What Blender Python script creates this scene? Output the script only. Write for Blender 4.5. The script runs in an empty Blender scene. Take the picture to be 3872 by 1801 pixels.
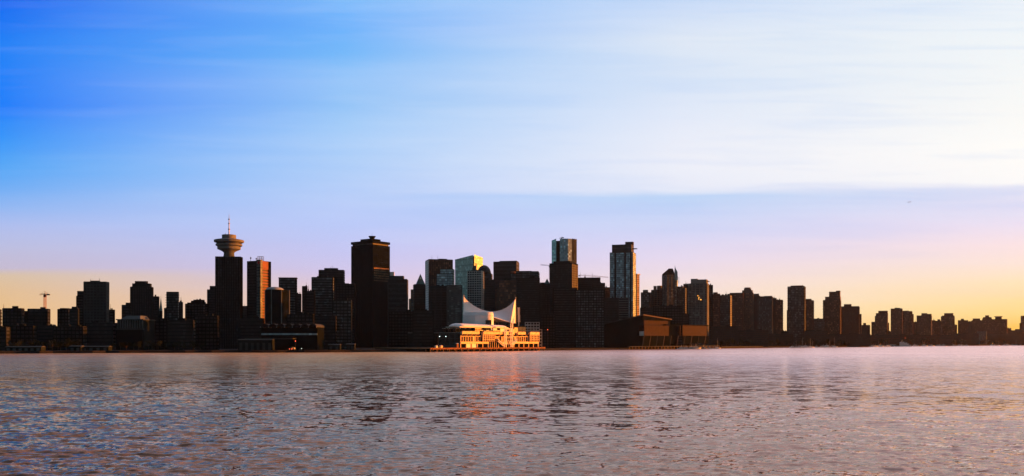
import bpy, math, random
import numpy as np
from mathutils import Vector, Matrix
random.seed(7)
R = math.radians
scene = bpy.context.scene
col = scene.collection

# ------------------------------------------------------------------ camera
F = 3353.0; CX = 1936.0; HOR = 1293.0; CAMH = 12.0      # focal length and horizon, in units of the photograph's width of 3872
cam = bpy.data.cameras.new('camera'); camo = bpy.data.objects.new('camera', cam); col.objects.link(camo)
camo.location = (0, 0, CAMH); camo.rotation_euler = (R(90), 0, 0)
cam.sensor_width = 36; cam.lens = 36 * F / 3872
cam.shift_y = (HOR - 900.5) / 3872
cam.clip_start = 1; cam.clip_end = 60000
scene.camera = camo
scene.render.resolution_x = 1024; scene.render.resolution_y = 476
scene.view_settings.view_transform = 'Standard'; scene.view_settings.look = 'None'
scene.view_settings.gamma = 1; EXPO = 1.5
scene.view_settings.exposure = EXPO

# ------------------------------------------------------------------ sun and sky
SUN_AZ, SUN_EL = R(77), R(3.5)      # azimuth to the right of the view direction (+Y)
sd = Vector((math.sin(SUN_AZ) * math.cos(SUN_EL), math.cos(SUN_AZ) * math.cos(SUN_EL), math.sin(SUN_EL)))
sun = bpy.data.lights.new('sun', 'SUN'); suno = bpy.data.objects.new('sun', sun); col.objects.link(suno)
sun.energy = 5.0; sun.angle = R(0.5); sun.color = (1.0, 0.25, 0.02)
suno.rotation_euler = sd.to_track_quat('Z', 'Y').to_euler(); suno.location = sd * 3000

def lin(c):
    return tuple(((v / 255) / 12.92 if v / 255 <= 0.04045 else ((v / 255 + 0.055) / 1.055) ** 2.4) for v in c) + (1.0,)

world = bpy.data.worlds.new('World'); scene.world = world; world.use_nodes = True
NT = world.node_tree; NT.nodes.clear(); N = NT.nodes; L = NT.links
def mth(op, a, b=None, c=None, clamp=False, nt=None):
    n = (nt or NT).nodes.new('ShaderNodeMath'); n.operation = op; n.use_clamp = clamp
    for i, v in enumerate((a, b, c)):
        if v is None: continue
        if isinstance(v, (int, float)): n.inputs[i].default_value = v
        else: (nt or NT).links.new(v, n.inputs[i])
    return n.outputs[0]
def mixc(f, a, b, mode='MIX', nt=None):
    nt = nt or NT
    n = nt.nodes.new('ShaderNodeMix'); n.data_type = 'RGBA'; n.blend_type = mode; n.clamp_factor = True
    for sock, v in ((n.inputs[0], f), (n.inputs[6], a), (n.inputs[7], b)):
        if isinstance(v, (int, float)): sock.default_value = v
        elif isinstance(v, tuple): sock.default_value = v
        else: nt.links.new(v, sock)
    return n.outputs[2]
def ramp(fac, stops, nt=None, interp='LINEAR'):
    nt = nt or NT
    n = nt.nodes.new('ShaderNodeValToRGB'); n.color_ramp.interpolation = interp
    e = n.color_ramp.elements
    while len(e) > 1: e.remove(e[-1])
    e[0].position, e[0].color = stops[0]
    for p, c in stops[1:]:
        q = e.new(p); q.color = c
    nt.links.new(fac, n.inputs[0]); return n.outputs[0]
def noise(vec, scale, detail=3, rough=0.5, nt=None, dist=0.0):
    nt = nt or NT
    n = nt.nodes.new('ShaderNodeTexNoise'); n.inputs['Scale'].default_value = scale
    n.inputs['Detail'].default_value = detail; n.inputs['Roughness'].default_value = rough
    n.inputs['Distortion'].default_value = dist
    nt.links.new(vec, n.inputs['Vector']); return n.outputs[0]

tc = N.new('ShaderNodeTexCoord'); sp = N.new('ShaderNodeSeparateXYZ'); L.new(tc.outputs['Generated'], sp.inputs[0])
dx, dy, dz = sp.outputs
hor = mth('SQRT', mth('ADD', mth('ADD', mth('MULTIPLY', dx, dx), mth('MULTIPLY', dy, dy)), 1e-5))
tanel = mth('DIVIDE', dz, mth('MAXIMUM', dy, mth('MULTIPLY', hor, 0.5)))   # rise over distance ahead: the cloud banks run left to right across the view
az = mth('ARCTAN2', dx, dy)                          # azimuth from +Y
u = mth('DIVIDE', mth('ADD', az, 0.524), 1.048)
# streaky high cloud: noise in (azimuth, elevation), stretched along the horizon, bands dipping gently
cv = N.new('ShaderNodeCombineXYZ')
L.new(mth('MULTIPLY', az, 1.1), cv.inputs[0])
L.new(mth('ADD', mth('MULTIPLY', tanel, 15.0), mth('MULTIPLY', az, 0.10)), cv.inputs[1])
n1 = noise(cv.outputs[0], 1.5, 5, 0.5, dist=0.3)
n2 = noise(cv.outputs[0], 4.0, 6, 0.55, dist=0.35)
wob = mth('ADD', mth('MULTIPLY', mth('SUBTRACT', n1, 0.5), 0.030), mth('MULTIPLY', mth('SUBTRACT', n2, 0.5), 0.012))
def pv(py, cosf): return max(0.0, min(1.0, (HOR - py) / F * cosf / 0.40))
fade = mth('MULTIPLY', mth('ADD', tanel, 0.0), 6.0, clamp=True)
tt = mth('ADD', tanel, mth('MULTIPLY', wob, fade))
tv = mth('DIVIDE', tt, 0.40, clamp=True)
def column(az_, pts):
    c = 1.0; s = [(pv(y, c), lin(k)) for y, k in pts]
    s.sort(key=lambda q: q[0]); return ramp(tv, s)
cols = [
 column(-0.524, [(1293, (240,190,130)), (1180, (238,194,136)), (1100, (230,194,150)), (1045, (220,196,168)), (1015, (200,190,212)), (930, (190,192,226)), (850, (176,192,240)), (760, (135,182,245)), (640, (84,168,248)), (520, (52,150,250)), (400, (22,126,252)), (190, (30,130,248)), (0, (8,106,242))]),
 column(-0.187, [(1293, (245,205,175)), (1120, (232,205,205)), (1040, (214,200,232)), (950, (198,200,244)), (850, (188,204,250)), (750, (184,206,250)), (650, (178,208,250)), (500, (166,206,250)), (400, (146,196,248)), (300, (155,200,250)), (200, (118,186,250)), (100, (108,178,252)), (0, (130,190,252))]),
 column(0.187, [(1293, (255,222,175)), (1160, (252,228,205)), (1060, (244,224,226)), (980, (230,218,240)), (900, (216,216,246)), (800, (196,213,248)), (745, (188,214,248)), (715, (232,236,250)), (600, (238,240,250)), (450, (226,234,250)), (300, (214,228,248)), (130, (222,232,246)), (0, (198,218,248))]),
 column(0.524, [(1293, (255,176,66)), (1235, (255,200,92)), (1180, (255,220,138)), (1080, (255,230,186)), (1000, (252,230,216)), (930, (250,228,230)), (860, (236,225,243)), (790, (225,224,246)), (725, (222,226,246)), (692, (252,251,250)), (560, (255,254,250)), (400, (249,250,248)), (150, (240,246,249)), (0, (234,242,250))]),
]
def seg(a, b): return mth('DIVIDE', mth('SUBTRACT', u, a), b - a, clamp=True)
sky = mixc(seg(0.0, 0.322), cols[0], cols[1])
sky = mixc(seg(0.322, 0.678), sky, cols[2])
sky = mixc(seg(0.678, 1.0), sky, cols[3])
# cirrus brightening where the streaks are dense, stronger to the right where the deck is thick
cir = mth('MULTIPLY', mth('SUBTRACT', n2, 0.5), mth('MULTIPLY', fade, mth('ADD', mth('MULTIPLY', u, 0.55), 0.22)), clamp=False)
sky = mixc(mth('MULTIPLY', mth('MAXIMUM', cir, 0.0), 1.0), sky, (0.86, 0.91, 1.0, 1.0))
sky = mixc(mth('MULTIPLY', mth('MAXIMUM', mth('MULTIPLY', cir, -1.0), 0.0), 0.9), sky, (0.12, 0.42, 0.95, 1.0))
# above the frame an unseen veil of lit cloud, added to warm the water
zf = mth('DIVIDE', mth('SUBTRACT', tanel, 0.388), 0.10, clamp=True)
zen = mixc(mth('ADD', mth('MULTIPLY', u, 0.7), 0.15, clamp=True), (0.24, 0.17, 0.15, 1.0), (1.9, 1.6, 1.8, 1.0))
sky = mixc(mth('POWER', zf, 0.8), sky, zen)
# behind the viewer: the real sky model with the sun low on one side
nis = N.new('ShaderNodeTexSky'); nis.sky_type = 'NISHITA'; nis.sun_disc = False
nis.sun_elevation = SUN_EL; nis.sun_rotation = SUN_AZ; nis.dust_density = 2.0; nis.air_density = 1.2
nisv = mixc(1.0, nis.outputs[0], (0.072, 0.150, 0.215, 1.0), 'MULTIPLY')
# angle away from the photographed sector, wrapping round the back
absu = mth('ABSOLUTE', az)
bf = mth('DIVIDE', mth('SUBTRACT', absu, 0.60), 0.5, clamp=True)
sky = mixc(bf, sky, nisv)
bg = N.new('ShaderNodeBackground'); L.new(sky, bg.inputs[0]); bg.inputs[1].default_value = 0.5 ** EXPO
wo = N.new('ShaderNodeOutputWorld'); L.new(bg.outputs[0], wo.inputs[0])

# ------------------------------------------------------------------ helpers
def wx(px, Y): return (px - CX) / F * Y
def wz(py, Y): return CAMH + (HOR - py) / F * Y
SH = [(-900, 800), (0, 894), (600, 958), (1200, 1006), (1600, 1080), (2100, 1245), (2500, 1400), (2900, 1749), (3200, 2000), (3500, 2438), (3872, 2950), (4600, 3900)]
def shore(px):
    return float(np.interp(px, [a for a, b in SH], [b for a, b in SH]))
GZ = 2.6

MATS = {}
def mat(name, c, rough=0.8, metal=0.0, spec=0.3, var=0.25, vscale=0.08, emit=None, es=0.0, cell=False, bump=0.0):
    if name in MATS: return MATS[name]
    m = bpy.data.materials.new(name); m.use_nodes = True; nt = m.node_tree
    b = nt.nodes['Principled BSDF']
    b.inputs['Roughness'].default_value = rough; b.inputs['Metallic'].default_value = metal
    b.inputs['Specular IOR Level'].default_value = spec
    g = nt.nodes.new('ShaderNodeNewGeometry')
    lo = tuple(v * (1 - var) for v in c) + (1,); hi = tuple(min(1, v * (1 + var)) for v in c) + (1,)
    nz = noise(g.outputs['Position'], vscale, 4, 0.6, nt=nt)
    if cell:     # one tone per pane: blinds, tints, lights off
        sn = nt.nodes.new('ShaderNodeVectorMath'); sn.operation = 'SNAP'; nt.links.new(g.outputs['Position'], sn.inputs[0]); sn.inputs[1].default_value = (3.1, 3.1, 3.7)
        wn = nt.nodes.new('ShaderNodeTexWhiteNoise'); nt.links.new(sn.outputs[0], wn.inputs['Vector'])
        f = wn.outputs['Value']
        base = ramp(f, [(0.0, lo), (0.75, tuple(c) + (1,)), (1.0, tuple(min(1, v * (1 + 3 * var)) for v in c) + (1,))], nt=nt)
        nt.links.new(mth('ADD', mth('MULTIPLY', f, rough * 0.8), rough * 0.6, nt=nt), b.inputs['Roughness'])
        bp = nt.nodes.new('ShaderNodeBump'); bp.inputs['Strength'].default_value = 0.12; bp.inputs['Distance'].default_value = 1.0
        nt.links.new(noise(g.outputs['Position'], 0.22, 2, 0.5, nt=nt), bp.inputs['Height']); nt.links.new(bp.outputs[0], b.inputs['Normal'])
    else:
        base = ramp(nz, [(0.3, lo), (0.7, hi)], nt=nt)
    nt.links.new(base, b.inputs['Base Color'])
    if emit:
        b.inputs['Emission Color'].default_value = tuple(emit) + (1,); b.inputs['Emission Strength'].default_value = es
    MATS[name] = m; return m
M = dict(
 black=mat('black_cladding', (0.005, 0.007, 0.007), 0.9, spec=.0, var=.3),
 dark=mat('dark_concrete', (0.012, 0.016, 0.016), 0.9, spec=.0),
 grey=mat('grey_concrete', (0.06, 0.072, 0.074), 0.85, spec=.1),
 mid=mat('mid_grey_concrete', (0.035, 0.040, 0.040), 0.85, spec=.1),
 light=mat('light_concrete', (0.14, 0.15, 0.15), 0.85, spec=.1),
 pale=mat('pale_panel', (0.42, 0.42, 0.40), 0.7),
 brown=mat('brown_concrete', (0.038, 0.027, 0.021), 0.85, spec=.1),
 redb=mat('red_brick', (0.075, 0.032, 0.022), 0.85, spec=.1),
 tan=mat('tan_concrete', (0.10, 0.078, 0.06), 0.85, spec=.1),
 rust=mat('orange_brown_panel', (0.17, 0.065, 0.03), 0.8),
 white=mat('white_paint', (0.80, 0.78, 0.74), 0.6, var=.06),
 sungold=mat('sun_gold_wall', (0.74, 0.52, 0.29), 0.6, var=.28, vscale=.3),  # white walls, with sunset gold put into the base colour
 fabric=mat('white_sail_fabric', (0.78, 0.74, 0.74), 0.75, var=.05),
 wood=mat('red_cedar_wall', (0.017, 0.006, 0.0035), 0.8, spec=.1, var=.35, vscale=.25),
 roofg=mat('dark_roofing', (0.03, 0.032, 0.03), 0.9),
 roofl=mat('pale_roofing', (0.22, 0.24, 0.25), 0.7),
 copper=mat('green_copper_roof', (0.06, 0.13, 0.13), 0.5, .3),
 steel=mat('grey_steel', (0.22, 0.22, 0.22), 0.5, .5),
 cranem=mat('yellow_crane_paint', (0.32, 0.17, 0.06), 0.5),
 gblack=mat('black_glass', (0.006, 0.008, 0.009), 0.16, 0.0, 0.3, var=.6, cell=True),
 gteal=mat('teal_glass', (0.30, 0.43, 0.50), 0.2, 0.6, 0.6, var=.35, cell=True),
 gblue=mat('blue_glass', (0.35, 0.62, 0.75), 0.12, 0.8, 0.6, var=.25, cell=True),
 ggrey=mat('grey_glass', (0.055, 0.07, 0.075), 0.16, 0.4, 0.5, var=.5, cell=True),
 gpale=mat('pale_green_glass', (0.40, 0.50, 0.50), 0.2, 0.8, 0.6, var=.2, cell=True),
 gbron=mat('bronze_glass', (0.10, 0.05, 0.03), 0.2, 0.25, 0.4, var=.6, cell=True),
 timber=mat('wharf_timber', (0.22, 0.12, 0.06), 0.85, var=.4, vscale=.8),
 stone=mat('rock_fill', (0.015, 0.014, 0.013), 0.9, spec=.1, var=.6, vscale=.6),
 leaf=mat('dark_foliage', (0.014, 0.018, 0.009), 0.9, spec=0, var=.5, vscale=.4),
 leafy=mat('planter_foliage', (0.09, 0.10, 0.03), 0.9, var=.4, vscale=.8),
 trunk=mat('bark', (0.05, 0.035, 0.025), 0.9),
 hull=mat('white_gelcoat', (0.75, 0.76, 0.78), 0.3, var=.05),
 red=mat('red_sign', (0.45, 0.02, 0.02), 0.5, var=.1),
 yel=mat('ochre_wall', (0.20, 0.19, 0.03), 0.8),
 redlamp=mat('red_lamp', (0.3, 0.02, 0.02), 0.5, emit=(1, .12, .05), es=1.6),
 wlamp=mat('white_lamp', (0.6, 0.7, 0.7), 0.5, emit=(.75, 1, .92), es=1.5),
 oglow=mat('orange_glow', (0.6, 0.3, 0.1), 0.5, emit=(1, .40, .06), es=.8),  # glow for lamps and for sun glints put in as panes
 plane=mat('aircraft_skin', (0.20, 0.24, 0.36), 0.5),
)

class MB:
    def __init__(s): s.v = []; s.f = []
    def box8(s, p):      # eight corners: bottom ring then top ring
        n = len(s.v); s.v += [tuple(q) for q in p]
        for a in ((0,3,2,1),(4,5,6,7),(0,1,5,4),(1,2,6,5),(2,3,7,6),(3,0,4,7)): s.f.append(tuple(n+i for i in a))
    def box(s, x0, x1, y0, y1, z0, z1, T=None):
        p = [(x0,y0,z0),(x1,y0,z0),(x1,y1,z0),(x0,y1,z0),(x0,y0,z1),(x1,y0,z1),(x1,y1,z1),(x0,y1,z1)]
        if T: p = [T(*q) for q in p]
        s.box8(p)
    def prism(s, pts, z0, z1, top=None):     # pts in plan, anticlockwise; top: optional other plan ring
        n = len(s.v); k = len(pts); tp = top or pts
        zz0 = z0 if isinstance(z0, (list, tuple)) else [z0]*k
        zz1 = z1 if isinstance(z1, (list, tuple)) else [z1]*k
        s.v += [(p[0], p[1], a) for p, a in zip(pts, zz0)] + [(p[0], p[1], a) for p, a in zip(tp, zz1)]
        s.f.append(tuple(n+i for i in reversed(range(k)))); s.f.append(tuple(n+k+i for i in range(k)))
        for i in range(k):
            j = (i+1) % k; s.f.append((n+i, n+j, n+k+j, n+k+i))
    def tube(s, a, b, r0, r1=None, seg=6):
        a = Vector(a); b = Vector(b); r1 = r0 if r1 is None else r1
        d = (b-a).normalized(); w = d.orthogonal().normalized(); w2 = d.cross(w)
        n = len(s.v)
        for c, r in ((a, r0), (b, r1)):
            for i in range(seg):
                t = 2*math.pi*i/seg; s.v.append(tuple(c + w*math.cos(t)*r + w2*math.sin(t)*r))
        s.f.append(tuple(n+i for i in reversed(range(seg)))); s.f.append(tuple(n+seg+i for i in range(seg)))
        for i in range(seg):
            j = (i+1) % seg; s.f.append((n+i, n+j, n+seg+j, n+seg+i))
    def lathe(s, prof, seg=24, sx=1, sy=1, cx=0, cy=0):  # prof = [(r, z)...] bottom to top
        n = len(s.v)
        for r, z in prof:
            for i in range(seg):
                t = 2*math.pi*i/seg; s.v.append((cx+math.cos(t)*r*sx, cy+math.sin(t)*r*sy, z))
        for k in range(len(prof)-1):
            for i in range(seg):
                j = (i+1) % seg; a = n+k*seg; s.f.append((a+i, a+j, a+seg+j, a+seg+i))
        s.f.append(tuple(n+i for i in reversed(range(seg)))); a = n+(len(prof)-1)*seg; s.f.append(tuple(a+i for i in range(seg)))
    def ball(s, c, r, seg=8):
        pr = [(max(.02*r, r*math.sin(math.pi*k/6)), c[2]-r*math.cos(math.pi*k/6)) for k in range(7)]
        s.lathe(pr, seg, cx=c[0], cy=c[1])
    def mesh(s, name):
        me = bpy.data.meshes.new(name); me.from_pydata(s.v, [], s.f); me.update(); return me
    def build(s, name, m, parent=None, loc=None, smooth=False):
        me = s.mesh(name); me.materials.append(m)
        if smooth: me.polygons.foreach_set('use_smooth', [True]*len(me.polygons))
        o = bpy.data.objects.new(name, me); col.objects.link(o)
        if parent: o.parent = parent
        if loc: o.location = loc
        return o
def tag(o, label, cat, group=None, kind=None):
    if label: o['label'] = label
    if cat: o['category'] = cat
    if group: o['group'] = group
    if kind: o['kind'] = kind
    return o
def thing(name, label, cat, loc=(0, 0, 0), rz=0, group=None):
    o = bpy.data.objects.new(name, None); col.objects.link(o); o.location = loc; o.rotation_euler = (0, 0, rz)
    o.empty_display_size = 5
    return tag(o, label, cat, group)
def copy_tree(o, parent=None):
    c = o.copy(); col.objects.link(c)
    if parent: c.parent = parent
    for ch in list(o.children): copy_tree(ch, c)
    return c

# ------------------------------------------------------------------ the setting
def make_water():
    # finer facets near the viewer, coarser with distance; the swell itself is laid out in world metres
    NR, NC = 620, 900
    inv = np.linspace(1/62.0, 1/4200.0, NR); Yr = 1/inv
    A = np.linspace(math.tan(R(-36)), math.tan(R(36)), NC)
    Yg, Ag = np.meshgrid(Yr, A, indexing='ij'); Xg = Yg * Ag
    rowsp = np.gradient(Yr)[:, None] * np.ones_like(Xg); colsp = Yg * (A[1]-A[0])
    Z = np.zeros_like(Xg); rng = np.random.RandomState(4)
    # gust patches: calmer slick in the middle, rougher water to the sides
    P = 0.75 + 0.28*np.sin(Xg*0.021+Yg*0.008+1.0) + 0.22*np.sin(Xg*0.009-Yg*0.026+2.2) + 0.15*np.sin(Xg*0.05+Yg*0.035)
    P = np.clip(P, 0.25, 1.4) * (1 - 0.5*np.exp(-((Xg+2)/30)**2 - ((Yg-120)/95)**2))
    for k in range(90):
        lam = 0.8 * (4.5/0.8) ** rng.rand() * (1.8 if k % 12 == 0 else 1)
        th = rng.normal(R(90), R(34))            # mostly running towards or away from the viewer
        kk = 2*math.pi/lam; kx = kk*math.cos(th); ky = kk*math.sin(th)
        step = np.abs(kx)/kk*colsp + np.abs(ky)/kk*rowsp
        vis = np.clip(1.6 - step*2.2/lam, 0, 1)
        amp = 0.0066 * lam ** 0.55
        ph = rng.rand()*6.283
        arg = kx*Xg + ky*Yg + ph
        Z += amp * vis * P * (np.sin(arg) + 0.25*np.cos(2*arg))
    Z -= 0.02
    verts = np.stack([Xg, Yg, Z], -1).reshape(-1, 3).astype(np.float32)
    i = np.arange((NR-1)*(NC-1)); r, c = i // (NC-1), i % (NC-1); a = r*NC+c
    quads = np.stack([a, a+1, a+NC+1, a+NC], -1).astype(np.int32)
    me = bpy.data.meshes.new('water'); me.vertices.add(len(verts)); me.vertices.foreach_set('co', verts.ravel())
    me.loops.add(quads.size); me.loops.foreach_set('vertex_index', quads.ravel())
    me.polygons.add(len(quads)); me.polygons.foreach_set('loop_start', np.arange(0, quads.size, 4, dtype=np.int32))
    me.polygons.foreach_set('use_smooth', np.ones(len(quads), dtype=bool)); me.update(calc_edges=True)
    m = bpy.data.materials.new('harbour_water'); m.use_nodes = True; nt = m.node_tree; nt.nodes.clear()
    g = nt.nodes.new('ShaderNodeNewGeometry')
    # ripples far smaller than the mesh: a slope field added straight to the surface normal
    def slopes(scale, detail, rough, kx, ky, rot):
        mp = nt.nodes.new('ShaderNodeMapping'); nt.links.new(g.outputs['Position'], mp.inputs[0]); mp.inputs['Rotation'].default_value = (0, 0, R(rot)); mp.inputs['Scale'].default_value = (0.6, 1.0, 1.0)
        n = nt.nodes.new('ShaderNodeTexNoise'); n.inputs['Scale'].default_value = scale; n.inputs['Detail'].default_value = detail; n.inputs['Roughness'].default_value = rough; n.inputs['Distortion'].default_value = 0.4
        nt.links.new(mp.outputs[0], n.inputs['Vector'])
        v = nt.nodes.new('ShaderNodeVectorMath'); v.operation = 'SUBTRACT'; nt.links.new(n.outputs['Color'], v.inputs[0]); v.inputs[1].default_value = (.5, .5, .5)
        m2 = nt.nodes.new('ShaderNodeVectorMath'); m2.operation = 'MULTIPLY'; nt.links.new(v.outputs[0], m2.inputs[0]); m2.inputs[1].default_value = (kx, ky, 0); return m2.outputs[0]
    pat = noise(g.outputs['Position'], 0.012, 3, 0.6, nt=nt)
    ad = nt.nodes.new('ShaderNodeVectorMath'); ad.operation = 'ADD'; nt.links.new(slopes(0.22, 5, 0.70, 0.9, 1.45, 8), ad.inputs[0]); nt.links.new(slopes(1.4, 2, 0.6, 0.2, 0.45, -12), ad.inputs[1])
    # a calm slick some way out in the channel, where the ripples flatten
    ps = nt.nodes.new('ShaderNodeSeparateXYZ'); nt.links.new(g.outputs['Position'], ps.inputs[0])
    ex = mth('MULTIPLY', mth('ADD', ps.outputs[0], 2.0, nt=nt), 1/30.0, nt=nt); ey = mth('MULTIPLY', mth('SUBTRACT', ps.outputs[1], 120.0, nt=nt), 1/95.0, nt=nt)
    rr = mth('ADD', mth('MULTIPLY', ex, ex, nt=nt), mth('MULTIPLY', ey, ey, nt=nt), nt=nt)
    calm = mth('SUBTRACT', 1.0, mth('MULTIPLY', mth('EXPONENT', mth('MULTIPLY', rr, -1.0, nt=nt), nt=nt), 0.82, nt=nt), nt=nt)
    scl = nt.nodes.new('ShaderNodeVectorMath'); scl.operation = 'SCALE'; nt.links.new(ad.outputs[0], scl.inputs[0]); nt.links.new(mth('MULTIPLY', mth('ADD', mth('MULTIPLY', pat, 1.3, nt=nt), 0.25, nt=nt), calm, nt=nt), scl.inputs['Scale'])
    sky_tint = mth('MULTIPLY', mth('ADD', mth('ADD', ps.outputs[0], mth('MULTIPLY', pat, 60.0, nt=nt), nt=nt), 90.0, nt=nt), 1/240.0, clamp=True, nt=nt)  # browner left, pinker right: reflected sky tone put into the water colour
    a2 = nt.nodes.new('ShaderNodeVectorMath'); a2.operation = 'ADD'; nt.links.new(g.outputs['Normal'], a2.inputs[0]); nt.links.new(scl.outputs[0], a2.inputs[1])
    bp = nt.nodes.new('ShaderNodeVectorMath'); bp.operation = 'NORMALIZE'; nt.links.new(a2.outputs[0], bp.inputs[0])
    fr = nt.nodes.new('ShaderNodeFresnel'); fr.inputs[0].default_value = 1.5; nt.links.new(bp.outputs[0], fr.inputs[1])
    gl = nt.nodes.new('ShaderNodeBsdfGlossy'); nt.links.new(mixc(sky_tint, (1.0, 0.67, 0.37, 1), (1.0, 0.83, 0.80, 1), nt=nt), gl.inputs[0]); sx = nt.nodes.new('ShaderNodeSeparateXYZ'); nt.links.new(g.outputs['Position'], sx.inputs[0]); nt.links.new(ramp(mth('MULTIPLY', sx.outputs[1], 0.001, nt=nt), [(0.06, (.05,)*3+(1,)), (0.15, (.07,)*3+(1,)), (0.30, (.13,)*3+(1,)), (0.9, (.3,)*3+(1,))], nt=nt), gl.inputs['Roughness']); nt.links.new(bp.outputs[0], gl.inputs['Normal'])
    df = nt.nodes.new('ShaderNodeBsdfDiffuse'); nt.links.new(mixc(sky_tint, (0.10, 0.060, 0.042, 1), (0.17, 0.115, 0.13, 1), nt=nt), df.inputs[0])
    mx = nt.nodes.new('ShaderNodeMixShader'); nt.links.new(fr.outputs[0], mx.inputs[0]); nt.links.new(df.outputs[0], mx.inputs[1]); nt.links.new(gl.outputs[0], mx.inputs[2])
    out = nt.nodes.new('ShaderNodeOutputMaterial'); nt.links.new(mx.outputs[0], out.inputs[0])
    me.materials.append(m)
    o = bpy.data.objects.new('water', me); col.objects.link(o); o['kind'] = 'structure'
    b = MB(); b.v = [(-12000, -3000, -0.9), (12000, -3000, -0.9), (12000, 20000, -0.9), (-12000, 20000, -0.9)]; b.f = [(0, 1, 2, 3)]
    o2 = b.build('water', m); o2['kind'] = 'structure'
make_water()

def make_land():
    b = MB(); xs = list(range(-900, 4601, 50)); n = len(xs)
    rnd = random.Random(3)
    rows = [[], [], [], []]
    for px in xs:
        Y = shore(px) + rnd.uniform(-4, 4)
        rows[0].append((wx(px, Y), Y, -0.6)); rows[1].append((wx(px, Y+1.5), Y+1.5, GZ))
        rows[2].append((wx(px, Y+900), Y+900, GZ)); rows[3].append((wx(px, 14000), 14000, GZ))
    for r in rows: b.v += r
    for k in range(3):
        for i in range(n-1): b.f.append((k*n+i, k*n+i+1, (k+1)*n+i+1, (k+1)*n+i))
    o = b.build('ground', M['stone']); o['kind'] = 'structure'
make_land()

# ------------------------------------------------------------------ towers
def frame_for(x0, x1, Y, s):
    """plan frame of a block whose picture span is x0..x1, s = share of the span taken by its right (+) or left (-) side face"""
    pc = (x0+x1)/2; phi = math.atan((pc-CX)/F); Wp = (x1-x0)*Y*math.cos(phi)/F
    ratio = 0.8
    if phi < -0.08 and s < 0.3 and x0 < 1300:      # the left-hand blocks are turned a little away from the low sun
        a = -0.75*phi; ratio = 0.4; s = ratio*math.sin(a)/(math.cos(a)+ratio*math.sin(a))
        w = (1-s)*Wp/math.cos(a)
        return pc, Y, w, ratio*w, -phi-a
    if x0 > 2650 and s > 0: s *= 0.4
    q = abs(s); a = math.atan(1.25*q/(1-q)) if q > 0 else 0
    w = (1-q)*Wp/math.cos(a); d = max(0.8*w, 6.0) if q == 0 else 0.8*w
    th = -phi - (a if s > 0 else -a)
    return pc, Y, w, d, th
def T_of(pc, Y, w, d, th):
    cx, cy = wx(pc, Y), Y
    c, s_ = math.cos(th), math.sin(th)
    def T(x, y, z): return (cx + x*c - y*s_, cy + x*s_ + y*c, z)
    return T
def block(root, origin, x0, x1, z0, z1, Y, s, wall, glass, style, fh, wallname='wall', tiername=None):
    """one storeyed volume: floor slabs and piers as one wall mesh, each floor's glazing its own part"""
    pc, Y, w, d, th = frame_for(x0, x1, Y, s)
    cx, cy = wx(pc, Y), Y
    root_inv = Matrix.Translation(Vector((cx, cy, 0))) @ Matrix.Rotation(th, 4, 'Z')
    off = Vector((cx, cy, 0)) - Vector(origin)
    hw, hd = w/2, d/2
    def put(mb, name, m, dz=0.0):
        o = mb.build(name, m, root); o.location = (off.x, off.y, -origin[2]+dz); o.rotation_euler = (0, 0, th); return o
    if style == 'plain' or (z1-z0) < fh*1.6:
        b = MB(); b.box(-hw, hw, -hd, hd, z0, z1); put(b, tiername or wallname, wall); return
    nf = max(2, int(round((z1-z0-0.8)/fh))); h = (z1-z0-0.8)/nf
    b = MB()
    sl = {'bands': 0.36, 'grid': 0.34, 'glass': 0.16, 'balcony': 0.22, 'vertical': 0.10}[style]*h
    pr = {'bands': 0.0, 'grid': 0.0, 'glass': 0.0, 'balcony': 0.0, 'vertical': -0.25}[style]
    for k in range(nf):
        z = z0+k*h
        b.box(-hw-pr*0, hw, -hd, hd, z, z+sl)
        if style == 'balcony':
            b.box(-hw-0.9, -hw*0.45, -hd-1.3, -hd+0.2, z+0.02, z+sl*0.9); b.box(hw*0.35, hw+0.9, -hd-1.3, -hd+0.2, z+0.02, z+sl*0.9)
            b.box(hw*0.99, hw+1.3, -hd+.3, hd*0.1, z+0.02, z+sl*0.9)
    b.box(-hw, hw, -hd, hd, z0+nf*h, z1)
    pw = {'bands': 99, 'grid': 4.2, 'glass': 9.0, 'balcony': 8.0, 'vertical': 3.2}[style]
    pt = {'bands': 1.2, 'grid': 0.9, 'glass': 0.35, 'balcony': 0.6, 'vertical': 0.9}[style]
    for (L_, hx) in ((w, True), (d, False)):
        n = max(1, int(round(L_/pw)))
        for i in range(n+1):
            c = -L_/2 + L_*i/n; a0, a1 = max(-L_/2, c-pt/2), min(L_/2, c+pt/2)
            if i == 0: a0, a1 = -L_/2, -L_/2+pt
            if i == n: a0, a1 = L_/2-pt, L_/2
            e = 0.05
            if hx:
                b.box(a0-(e if i == 0 else 0), a1+(e if i == n else 0), -hd-e, -hd+0.7, z0, z1+0.03)
            else:
                b.box(hw-0.7, hw+e*.7, a0+.06, a1, z0, z1+0.02) if s >= 0 else b.box(-hw-e*.7, -hw+0.7, a0+.06, a1, z0, z1+0.02)
    put(b, wallname if tiername is None else tiername, wall)
    g = MB(); ins = 0.35 if style != 'vertical' else 0.5
    g.box(-hw+ins, hw-ins, -hd+ins, hd-ins, z0+sl+0.01, z0+h-0.01)
    first = put(g, 'window_band', glass)
    for k in range(1, nf):
        c = first.copy(); col.objects.link(c); c.location = (first.location.x, first.location.y, first.location.z + k*h)

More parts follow.
